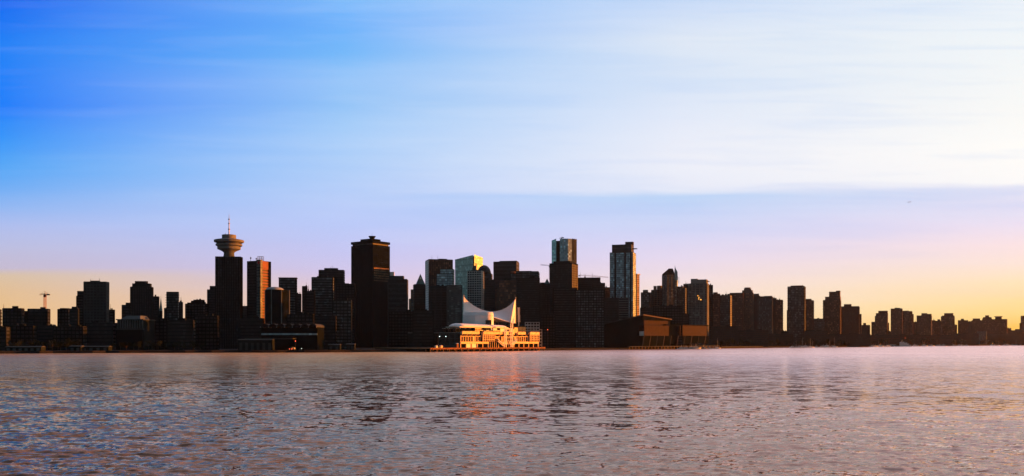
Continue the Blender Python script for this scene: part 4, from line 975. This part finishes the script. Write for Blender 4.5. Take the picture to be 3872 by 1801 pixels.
    b = MB(); pw = [P(1836, Yd-7), P(1858, Yd-7), P(1858, Yd), P(1836, Yd)]; b.prism(pw, za, wz(1211, Yd)); put(b, 'drum_porch', 'mid')
    # sails: fabric stretched from a sagging ridge between two peaks down to arched eaves, front and back
    def sail(topc, botf, botb, name, ny=16):
        nu = 36; q = MB()
        for side, bc in ((0, botf), (1, botb)):
            base = len(q.v)
            for i in range(nu+1):
                a = topc(i/nu); c = bc(i/nu)
                for j in range(ny+1):
                    f = j/ny; g = f**1.5
                    # concave drape: falls steeply from the ridge then flares out
                    x = a[0]+(c[0]-a[0])*f; y = a[1]+(c[1]-a[1])*g; z = a[2]+(c[2]-a[2])*(1-(1-f)**1.15)
                    q.v.append((x, y, z))
            for i in range(nu):
                for j in range(ny):
                    k = base+i*(ny+1)+j; fa = (k, k+1, k+ny+2, k+ny+1)
                    q.f.append(fa if side else tuple(reversed(fa)))
        return put(q, name, 'fabric', smooth=True)
    def interp(xs, ys, x): return float(np.interp(x, xs, ys))
    def ridge(f):
        px = 1753 + (1948.5-1753)*f
        py = interp([1753, 1762, 1775, 1790, 1810, 1825, 1840, 1855, 1870, 1885, 1900, 1915, 1928, 1940, 1948.5], [1120, 1132, 1144, 1155, 1166, 1172, 1176, 1178.3, 1178.2, 1175.5, 1171, 1163, 1154, 1142, 1131], px)
        Y = 1200 + 22*f; return (wx(px, Y)-ox, Y-oy, wz(py, Y))
    def eavef(f):
        px = 1750 + (1944-1750)*f; py = interp([1750, 1835, 1867, 1900, 1944], [1219, 1199, 1201, 1211, 1224], px)
        Y = 1175 + 26*f; return (wx(px, Y)-ox, Y-oy, wz(py, Y))
    def eaveb(f):
        p = ridge(f); return (p[0], p[1]+28, wz(1218, 1225))
    sail(ridge, eavef, eaveb, 'sail')
    # second sail seen nearly edge on at the right peak
    pk = Vector((wx(1949, 1222)-ox, 1222-oy, wz(1133, 1222)))
    def rid2(f): return (pk.x+ .4 + 10*f, pk.y + 60*f, pk.z - (1-(1-f)**2)*24)
    def ev2f(f): return (wx(1931+18*f, 1203)-ox + 4*f, 1203-oy+36*f, wz(1216+8*f, 1203))
    def ev2b(f): return (pk.x+6+10*f, pk.y+10+60*f, wz(1224, 1222))
    def tri(name, pts, m='fabric'):
        q = MB(); n = len(pts); q.v = [tuple(p) for p in pts] + [(p[0], p[1]+.5, p[2]) for p in pts]
        q.f = [tuple(range(n)), tuple(n+i for i in reversed(range(n)))] + [(i, n+i, n+(i+1) % n, (i+1) % n) for i in range(n)]
        return put(q, name, m)
    Q = lambda px, py, Y: (wx(px, Y)-ox, Y-oy, wz(py, Y))
    # curved edge panel: turned to the right so that the low sun rakes it
    panel = MB(); nn = 12
    for i in range(nn+1):
        f = i/nn; py = 1133+(1222-1133)*f
        bulge = 13*math.sin(math.pi*f)**.8*.4
        lx = 1948-17*(f**.85); rx = 1949.5+.5*f
        panel.v += [Q(lx, py, 1199+6*(1-f)), Q((lx+rx)/2+bulge*.1, py, 1209), Q(rx, py, 1223)]
    for i in range(nn):
        for j in range(2): k = i*3+j; panel.f.append((k, k+3, k+4, k+1))
    put(panel, 'sail_end_panel', 'fabric', smooth=True)
    for (px, py, yb, Y) in ((1753, 1118, 1220, 1198), (1949.6, 1127, 1225, 1221)):
        q = MB(); a = Q(px, py, Y); b2 = Q(px, yb, Y); q.tube(b2, a, .55, .3, 8); q.ball(a, .9, 8); put(q, 'sail_mast', 'pale')
    # lit lattice tower to the right of the sails
    Yt = 1230
    q = MB()
    for i in range(14):
        py = 1163+i*4; p = Q(1961+(i//7)*1.2, py, Yt); q.box(p[0]-1.6, p[0]+1.6, p[1], p[1]+4, p[2]-1.0, p[2])
    p = Q(1961.5, 1219, Yt); q.box(p[0]-.8, p[0]+.8, p[1]+.4, p[1]+3, 24, wz(1164, Yt)); put(q, 'vent_stack', 'white')
    # apron between sail eaves and terrace, right low volumes
    s4, s5 = s_of(1925, 40), s_of(1988, 40); b = MB(); bx(b, s4, s5, 40, 70, ZT-.5, 33.5); put(b, 'plant_room', 'dark')
    s4, s5 = s_of(1745, 52), s_of(1930, 52); b = MB(); bx(b, s4, s5, 53, 90, ZT-.5, 33); put(b, 'hall_wall', 'dark')
    s4, s5 = s_of(1958, 30), s_of(1988, 30); b = MB(); bx(b, s4, s5, 30, 38, ZT-.3, 32); put(b, 'right_lounge_wall', 'grey')
    return T
T_pier = pier_building()
def pier_deck():
    root = thing('pier_deck', 'long timber pier apron on short piles in front of the golden building', 'pier', (PL.x, PL.y, 0))
    ox, oy = PL.x, PL.y
    def T(s, n, z): p = W(s, n, z); return (p[0]-ox, p[1]-oy, z)
    b = MB(); b.box(0, LEN, 0, 110, 3.6, 4.6, T); b.build('deck', M['timber'], root)
    b = MB(); b.box(-.2, LEN+.2, -.5, 0, 3.0, 4.9, T); b.build('edge_beam', M['rust'], root)
    for k in range(18):
        b = MB(); s = LEN*(k+.5)/18; b.box(s-2.4, s-1.7, -.9, -.5, 2.0, 4.3, T); b.build('fender', M['timber'], root)
    p = MB(); p.tube((0, 0, -1.5), (0, 0, 3.6), .55, .55, 8); first = None
    for k in range(21):
        for n in (1.2, 9):
            s = 1.2+(LEN-2.4)*k/20; q = T(s, n, 0)
            if first is None: first = p.build('pile', M['timber'], root); o = first
            else: o = first.copy(); col.objects.link(o)
            o.location = (q[0], q[1], 0)
    b = MB(); b.box(3, LEN-3, 12, 105, -1, 3.5, T); b.build('back_wall', M['black'], root)
pier_deck()
def small_on_pier():
    # terrace lamps: each a pole with two globes
    base = thing('lamp_post', 'twin-globe lamp post on the terrace of the pier building', 'lamp', group='terrace lamp posts')
    b = MB(); b.tube((0, 0, 0), (0, 0, 4.6), .18, .12, 6); b.tube((-.9, 0, 4.4), (.9, 0, 4.4), .1, .1, 5); b.build('pole', M['grey'], base)
    for x in (-.9, .9): b = MB(); b.ball((x, 0, 4.9), .42, 8); b.build('globe', M['pale'], base)
    pxs = [1676, 1683, 1696, 1703, 1715, 1724, 1738, 1758, 1777, 1965, 1975, 1999, 2008, 2018, 2026]
    for i, px in enumerate(pxs):
        o = base if i == 0 else copy_tree(base)
        if px < 1741:
            Y = 1105; o.location = (wx(px, Y), Y, 23.8)
        else:
            n = 16; s = s_of(px, n); q = W(s, n, 23.8); o.location = q
    for px, py, lab, m in ((1650, 1310, 'small bright kiosk at the left end of the pier apron', 'white'), (1668, 1309, 'second bright kiosk on the pier apron, right of the first', 'sungold'), (1728, 1305, 'orange box-like hut against the dark left corner of the pier building', 'rust')):
        n = 5; s = s_of(px, n); q = W(s, n, 4.6); r = thing('kiosk', lab, 'kiosk', q, math.atan2(AX.y, AX.x))
        b = MB(); b.box(-1.6, 1.6, -1.3, 1.3, 0, 2.5 if m != 'rust' else 5); b.build('wall', M[m], r)
        b = MB(); z = 2.5 if m != 'rust' else 5; b.prism([(-1.9, -1.6), (1.9, -1.6), (1.9, 1.6), (-1.9, 1.6)], z, z+.8, top=[(-1, -.2), (1, -.2), (1, .2), (-1, .2)]); b.build('roof', M['pale'], r)
    n = 3; q = W(s_of(1656, n), n, 4.6); r = thing('flagpole', 'thin bare pole at the left end of the pier', 'pole', q)
    b = MB(); b.tube((0, 0, 0), (0, 0, 20), .16, .08, 6); b.build('pole', M['grey'], r); b = MB(); b.ball((0, 0, 20.1), .3, 6); b.build('finial', M['grey'], r)
small_on_pier()

# ------------------------------------------------------------------ long sloping-roof convention hall on the wharf
def sloping_hall():
    Yc = shore(2430)+22; base = GZ; o0 = (wx(2432, Yc), Yc, 0)
    root = thing('convention_hall', 'long dark wharf hall with a sloping roof and cedar-brown right walls', 'hall', o0)
    ox, oy = o0[0], o0[1]
    P = lambda px, Y: (wx(px, Y)-ox, Y-oy)
    YL = Yc+45; YR = Yc+60
    c = P(2432, Yc); l = P(2140, YL); r = P(2540, YR)
    back = (c[0]+60, c[1]+140); lb = (l[0]+40, l[1]+110)
    zc, zl, zr = wz(1189, Yc), wz(1262, YL), wz(1207, YR)
    zm = wz(1224, (Yc+YL)/2)
    m = P(2290, (Yc+YL)/2)
    poly = [l, m, c, r, back, lb]; zz = [zl, zm+1, zc, zr, zr-2, zl]
    b = MB(); b.prism(poly, [z-1.6 for z in zz], zz); b.build('roof', M['roofg'], root)
    def inset(p, f=.985): cx = sum(q[0] for q in poly)/6; cy = sum(q[1] for q in poly)/6; return (cx+(p[0]-cx)*f, cy+(p[1]-cy)*f)
    b = MB(); b.prism([inset(p) for p in poly], 10, [z-1.7 for z in zz]); b.build('glass_wall', M['black'], root)
    b = MB(); b.prism([inset(p, .97) for p in poly], base-.5, 10); b.build('base_wall', M['black'], root)
    # sunlit fascia on the falling edge
    d = Vector((r[0]-c[0], r[1]-c[1])).normalized(); nrm = Vector((d.y, -d.x))
    b = MB(); b.prism([(c[0], c[1]), (c[0]+nrm.x*.6, c[1]+nrm.y*.6), (r[0]+nrm.x*.6, r[1]+nrm.y*.6), (r[0], r[1])], [zc-1.5, zc-1.5, zr-1.5, zr-1.5], [zc+.15, zc+.15, zr+.15, zr+.15]); b.build('fascia', M['tan'], root)
    # cedar boxes projecting to the right
    def cedar(x0, Y0, x1, Y1, yt, yb, name='cedar_wall', m='wood'):
        a, c2 = P(x0, Y0), P(x1, Y1); dd = Vector((c2[0]-a[0], c2[1]-a[1])).normalized(); nn = Vector((-dd.y, dd.x))
        q = MB(); q.prism([a, c2, (c2[0]+nn.x*30, c2[1]+nn.y*30), (a[0]+nn.x*30, a[1]+nn.y*30)], wz(yb, Y0), wz(yt, (Y0+Y1)/2)); q.build(name, M[m], root)
    cedar(2436, Yc-4, 2529, Yc+44, 1231, 1270)
    cedar(2571, Yc+62, 2673, Yc+122, 1232, 1270)
    cedar(2436, Yc+2, 2526, Yc+50, 1213, 1228, 'clerestory', 'wood')
    cedar(2528, Yc+52, 2574, Yc+70, 1230, 1270, 'link_wall', 'black')
    cedar(2520, Yc+36, 2680, Yc+126, 1228.5, 1231, 'flat_roof', 'black')
    cedar(2436, Yc+6, 2680, Yc+132, 1270.3, 1300, 'undercroft', 'black')
    # white lit box
    a = P(2420, Yc-14); q = MB(); k = Yc/F; q.box(a[0], a[0]+15*k, a[1], a[1]+8, wz(1270, Yc), wz(1254, Yc)); q.build('window_box', M['pale'], root)
    # raking columns
    for i, px in enumerate(range(2428, 2670, 26)):
        f = (px-2432)/(2673-2432); Y = Yc-6+ (130*f); p = P(px, Y); q = MB(); q.tube((p[0], p[1], base), (p[0]+3, p[1], wz(1270, Y)), .7, .5, 6); q.build('raking_column', M['tan' if i % 2 else 'mid'], root)
sloping_hall()
def wharf(a, b_, lab, dY, ytop):
    root = thing('wharf', lab, 'wharf', (wx(a, shore(a)-dY), shore(a)-dY, 0)); o0 = root.location
    n = 14; pts = []
    for i in range(n+1):
        px = a+(b_-a)*i/n; Y = shore(px)-dY; pts.append((wx(px, Y)-o0.x, Y-o0.y))
    d = MB(); f = MB()
    for i in range(n):
        p, q = pts[i], pts[i+1]
        d.prism([p, q, (q[0], q[1]+dY+8), (p[0], p[1]+dY+8)], ytop-1.1, ytop)
    d.build('deck', M['mid'], root)
    p0 = MB(); p0.tube((0, 0, -1), (0, 0, ytop-1.1), .5, .5, 6); first = None
    for i in range(n*2+1):
        j = min(n-1, i//2); f_ = (i/2)-j; p, q = pts[j], pts[j+1]; loc = (p[0]+(q[0]-p[0])*f_, p[1]+(q[1]-p[1])*f_+1, 0)
        if first is None: first = p0.build('pile', M['timber'], root); o = first
        else: o = first.copy(); col.objects.link(o)
        o.location = loc
wharf(2380, 2720, 'low wharf deck on piles below the cedar-brown walls', 14, 5.2)
wharf(2730, 2900, 'low floating-plane dock deck right of the cedar hall', 12, 3.4)

# ------------------------------------------------------------------ trees along the far shore
def make_tree(seed, h, label, group, loc):
    r = random.Random(seed); root = thing('tree', label, 'tree', loc, group=group)
    b = MB(); b.tube((0, 0, 0), (0, 0, h*.55), h*.035, h*.015, 6)
    for i in range(5):
        a = r.uniform(0, 6.28); z = h*r.uniform(.25, .5); b.tube((0, 0, z), (math.cos(a)*h*.2, math.sin(a)*h*.2, z+h*.2), h*.014, h*.006, 4)
    b.build('trunk', M['trunk'], root)
    c = MB(); lobes = [(r.gauss(0, h*.17), r.gauss(0, h*.17), h*r.uniform(.38, .86), h*r.uniform(.12, .2)) for _ in range(9)]
    for (x, y, z, rr) in lobes:
        for _ in range(42):
            v = Vector((r.gauss(0, 1), r.gauss(0, 1), r.gauss(0, 1))).normalized()*rr*r.uniform(.55, 1.1)
            p = Vector((x, y, z))+v; s = h*r.uniform(.025, .05)
            u_ = Vector((r.gauss(0, 1), r.gauss(0, 1), r.gauss(0, 1))).normalized(); w_ = u_.orthogonal().normalized()
            n = len(c.v); c.v += [tuple(p+u_*s), tuple(p+w_*s), tuple(p-u_*s), tuple(p-w_*s)]; c.f.append((n, n+1, n+2, n+3))
    c.build('crown', M['leaf'], root); return root
protos = [make_tree(i, 1.0, 'tree', None, (0, 0, 0)) for i in range(4)]
tree_rows = [(40, 300, 14, 25, 'leafy tree in the dark row along the far left shore', 'trees along the far left shore', 9, 13),
             (420, 760, 14, 20, 'leafy tree in front of the gridded mid-rises left of the saucer tower', 'trees below the left mid-rises', 8, 12),
             (2700, 3290, 34, 16, 'leafy tree along the shore below the brown right-hand towers', 'trees along the shore below the brown towers', 10, 17),
             (3300, 3880, 36, 18, 'leafy tree along the distant far right shore', 'trees along the far right shore', 12, 20)]
first_use = True; used = [False]*4
for a, b_, n, dY, lab, grp, h0, h1 in tree_rows:
    for i in range(n):
        px = a+(b_-a)*(i+random.uniform(.1, .9))/n; Y = shore(px)+dY+random.uniform(0, 22); j = random.randrange(4)
        o = protos[j] if not used[j] else copy_tree(protos[j]); used[j] = True
        h = random.uniform(h0, h1); o.location = (wx(px, Y), Y, GZ-.1); o.scale = (h*random.uniform(.9, 1.3), h*random.uniform(.9, 1.3), h); o.rotation_euler = (0, 0, random.uniform(0, 6.28))
        o['label'] = lab; o['group'] = grp; o['category'] = 'tree'
for j in range(4):
    if not used[j]:
        for ch in list(protos[j].children): bpy.data.objects.remove(ch)
        bpy.data.objects.remove(protos[j])
# gap-filling trees behind
for i, (px, Y, ytop, lab) in enumerate(((200, 1500, 1226, 'round dark treetop at the bottom of the bright gap by the crane'), (210, 1480, 1229, 'lower treetop right in the bright gap by the crane'))):
    h = wz(ytop, Y)-GZ; t = make_tree(40+i, 1.0, lab, None, (wx(px, Y), Y, GZ)); t.scale = (h*.8, h*.8, h)

# ------------------------------------------------------------------ boats, vehicles, lamps, aircraft
def hull_mb(Lh, Wd, H, bow=.3, flare=1.15):
    b = MB(); n = 10; K = 5
    for i in range(n+1):
        f = i/n; x = -Lh/2+Lh*f
        w = Wd/2*(1 if f < 1-bow-.2 else max(.04, 1-((f-(1-bow-.2))/(bow+.2))**2))
        sheer = H*(1+.25*max(0, f-.5)*2)
        b.v += [(x+(Lh*.03*f), -w*flare, sheer), (x, -w*.8, .1), (x, 0, -.4), (x, w*.8, .1), (x+(Lh*.03*f), w*flare, sheer)]
    for i in range(n):
        for j in range(K-1): k = i*K+j; b.f.append((k, k+K, k+K+1, k+1))
        b.f.append((i*K+4, (i+1)*K+4, (i+1)*K, i*K))
    b.f.append(tuple(range(K))); b.f.append(tuple(n*K+j for j in reversed(range(K)))); return b
def yacht():
    px0, px1 = 3366, 3442; Y = shore(3400)-30; Lh = (px1-px0)/F*Y; k = Y/F
    root = thing('motor_yacht', 'large white three-deck motor yacht moored at the far right shore', 'yacht', (wx((px0+px1)/2, Y), Y, 0), math.pi)
    hull_mb(Lh, 9, 4.2).build('hull', M['hull'], root)
    for (a, c, z0, z1, w, nm) in ((-.38, .22, 4.3, 7.0, 7.6, 'main_deck'), (-.30, .12, 7.3, 9.6, 6.4, 'upper_deck'), (-.18, .02, 9.9, 11.6, 4.6, 'bridge')):
        b = MB(); b.prism([(Lh*a, -w/2), (Lh*c, -w/2), (Lh*c, w/2), (Lh*a, w/2)], z0, z1, top=[(Lh*a, -w/2+.3), (Lh*(c-.05), -w/2+.3), (Lh*(c-.05), w/2-.3), (Lh*a, w/2-.3)]); d = b.build(nm, M['hull'], root)
        b = MB(); b.box(Lh*a+1, Lh*(c-.05)-.6, -w/2-.06, w/2+.06, z0+.9, z0+1.8); b.build('window_strip', M['gblack'], d)
        b = MB(); b.box(Lh*a-2.2, Lh*(c-.03), -w/2-.3, w/2+.3, z1+.02, z1+.26); b.build('deck_roof', M['hull'], d)
    b = MB(); b.tube((-Lh*.08, 0, 11.8), (-Lh*.10, 0, 17), .3, .12, 6); b.ball((-Lh*.08, 0, 13), .9, 8); b.build('radar_mast', M['hull'], root)
yacht()
def boat_proto():
    root = thing('motorboat', 'boat', 'boat')
    hull_mb(11, 3.4, 1.3).build('hull', M['hull'], root)
    b = MB(); b.prism([(-3.4, -1.3), (2.0, -1.3), (2.0, 1.3), (-3.4, 1.3)], 1.4, 3.0, top=[(-3.2, -1.1), (1.0, -1.1), (1.0, 1.1), (-3.2, 1.1)]); c = b.build('cabin', M['hull'], root)
    b = MB(); b.box(-3.0, 1.1, -1.32, 1.32, 1.9, 2.5); b.build('window_strip', M['gblack'], c)
    b = MB(); b.tube((-1, 0, 3.1), (-1, 0, 6.2), .12, .06, 5); b.build('mast', M['hull'], root)
    return root
def sail_proto():
    root = thing('sailboat', 'boat', 'boat')
    hull_mb(12, 3.2, 1.1).build('hull', M['hull'], root)
    b = MB(); b.prism([(-2, -1), (3, -1), (3, 1), (-2, 1)], 1.2, 1.9, top=[(-1.8, -.8), (2.4, -.8), (2.4, .8), (-1.8, .8)]); b.build('cabin', M['hull'], root)
    b = MB(); b.tube((.8, 0, 1), (.8, 0, 15.5), .16, .09, 5); b.tube((.8, 0, 2.8), (-4.2, 0, 2.7), .2, .15, 5); b.build('mast', M['pale'], root)
    return root
bp_, sp_ = boat_proto(), sail_proto()
boats = []
for a, b_, n, grp, lab in ((2990, 3160, 13, 'boats moored below the lone glass tower', 'white boat moored in the line below the lone tall glass tower'),
                     (3293, 3362, 10, 'boats moored left of the large yacht', 'white boat moored left of the large yacht'),
                     (3450, 3660, 15, 'boats moored right of the large yacht', 'white boat in the marina line right of the large yacht'),
                     (3740, 3868, 8, 'boats moored at the far right', 'white boat moored at the far right end of the shore'),
                     (2560, 2720, 7, 'small boats along the wharf by the cedar hall', 'small pale boat tied up below the cedar-brown wharf walls')):
    for i in range(n):
        boats.append((a+(b_-a)*(i+random.uniform(.2, .8))/n, grp, lab))
ub = us = False
for px, grp, lab in boats:
    if random.random() < .72: o = bp_ if not ub else copy_tree(bp_); ub = True; kind = 'motor'
    else: o = sp_ if not us else copy_tree(sp_); us = True; kind = 'sail'
    Y = shore(px)-random.uniform(18, 40); s = random.uniform(.9, 1.5); o.location = (wx(px, Y), Y, 0); o.scale = (s, s, s); o.rotation_euler = (0, 0, random.choice((0, math.pi))+random.uniform(-.35, .35))
    o['label'] = lab.replace('boat ', 'motorboat ' if kind == 'motor' else 'sailboat ', 1); o['group'] = grp+(' (motor)' if kind == 'motor' else ' (sail)'); o['category'] = 'boat'
def truck(px, lab, dY, flip=1):
    Y = shore(px)+dY; r = thing('truck', lab, 'truck', (wx(px, Y), Y, GZ), R(75)*flip)
    b = MB(); b.box(-3.5, 2.6, -1.25, 1.25, 1.0, 3.6); b.build('cargo_box', M['mid'], r)
    b = MB(); b.prism([(2.8, -1.2), (5.0, -1.2), (5.0, 1.2), (2.8, 1.2)], .8, 2.9, top=[(2.8, -1.1), (4.4, -1.1), (4.4, 1.1), (2.8, 1.1)]); b.build('cab', M['pale'], r)
    for x in (-2.4, 3.8):
        for y in (-1.15, 1.15): b = MB(); b.tube((x, y-.15, .5), (x, y+.15, .5), .5, .5, 12); b.build('wheel', M['black'], r)
    for y in (-1.45, 1.45): b = MB(); b.box(-3.75, -3.5, y-.35, y+.35, 1.0, 1.6); b.build('tail_light', M['redlamp'], r)
truck(1105, 'parked truck with two red tail lights by the ferry terminal', 6)
def lamp(px, py, lab, m='redlamp', dY=8, r_=.6):
    Y = shore(px)+dY; t = thing('signal_lamp', lab, 'lamp', (wx(px, Y), Y, GZ)); z = wz(py, Y)-GZ
    b = MB(); b.tube((0, 0, 0), (0, 0, z), .14, .1, 6); b.build('pole', M['grey'], t)
    b = MB(); b.ball((0, 0, z+.3), r_*.7, 8); b.build('lamp_head', M[m], t)
lamp(1117, 1291, 'single red lamp on a pole above the ferry terminal truck')
lamp(2071, 1248, 'small orange-red lamp right of the pier building', dY=10)
lamp(2619, 1284, 'red lamp on the wharf under the cedar-brown wall', dY=-6)
lamp(1140, 1319, 'small white lamp low on the quay right of the truck', 'wlamp', 3, .4)
lamp(3636, 1306, 'orange lamp at the waterline near the far right', 'oglow', -20, .9)
lamp(3753, 1300, 'orange lamp glinting on the far right shore', 'oglow', -18, 1.1)
lamp(3423, 1279, 'orange lamp high behind the large yacht', 'redlamp', 10, .8)
def airplane():
    Y = 3800; s = 1.0; r = thing('airplane', 'tiny airliner flying in the sky at upper right', 'airplane', (wx(3440, Y), Y, wz(764, Y)), 0)
    r.rotation_euler = (R(4), R(-17), R(18))
    b = MB(); b.tube((-7, 0, 0), (5.5, 0, 0), .85, .85, 10); b.tube((5.5, 0, 0), (7.3, 0, -.1), .85, .2, 10); b.tube((-7, 0, 0), (-10, 0, .5), .85, .15, 10); b.build('fuselage', M['plane'], r)
    for sgn in (-1, 1):
        b = MB(); b.prism([(1.5, sgn*.6), (-1.2, sgn*.6), (-3.2, sgn*8.5), (-2.2, sgn*8.5)][::sgn], -.3, -.05); b.build('wing', M['plane'], r)
        b = MB(); b.prism([(-7.6, sgn*.3), (-9.2, sgn*.3), (-10, sgn*3.2), (-9.3, sgn*3.2)][::sgn], .3, .45); b.build('tailplane', M['plane'], r)
        b = MB(); b.tube((-.8, sgn*3, -.9), (1.2, sgn*3, -.9), .55, .5, 8); b.build('engine', M['plane'], r)
    b = MB(); b.v = [(-7.2, -.12, .6), (-9.6, -.12, .6), (-10.4, -.12, 3.6), (-9.2, -.12, 3.6), (-7.2, .12, .6), (-9.6, .12, .6), (-10.4, .12, 3.6), (-9.2, .12, 3.6)]
    b.f = [(0, 1, 2, 3), (7, 6, 5, 4), (0, 4, 5, 1), (1, 5, 6, 2), (2, 6, 7, 3), (3, 7, 4, 0)]; b.build('fin', M['plane'], r)
airplane()

# ------------------------------------------------------------------ evening haze
def haze():
    b = MB(); b.box(-5200, 5200, -250, 6500, -3.5, 420); me = b.build('haze', bpy.data.materials.new('haze_air'))
    m = me.data.materials[0]; m.use_nodes = True; nt = m.node_tree; nt.nodes.clear()
    v = nt.nodes.new('ShaderNodeVolumePrincipled'); v.inputs['Color'].default_value = (1, .93, .88, 1); v.inputs['Density'].default_value = 0.00001; v.inputs['Anisotropy'].default_value = 0.75
    o = nt.nodes.new('ShaderNodeOutputMaterial'); nt.links.new(v.outputs[0], o.inputs['Volume'])
    me['kind'] = 'stuff'; me['label'] = 'thin warm evening haze over the harbour'
import os
HAZE = True
if HAZE: haze()
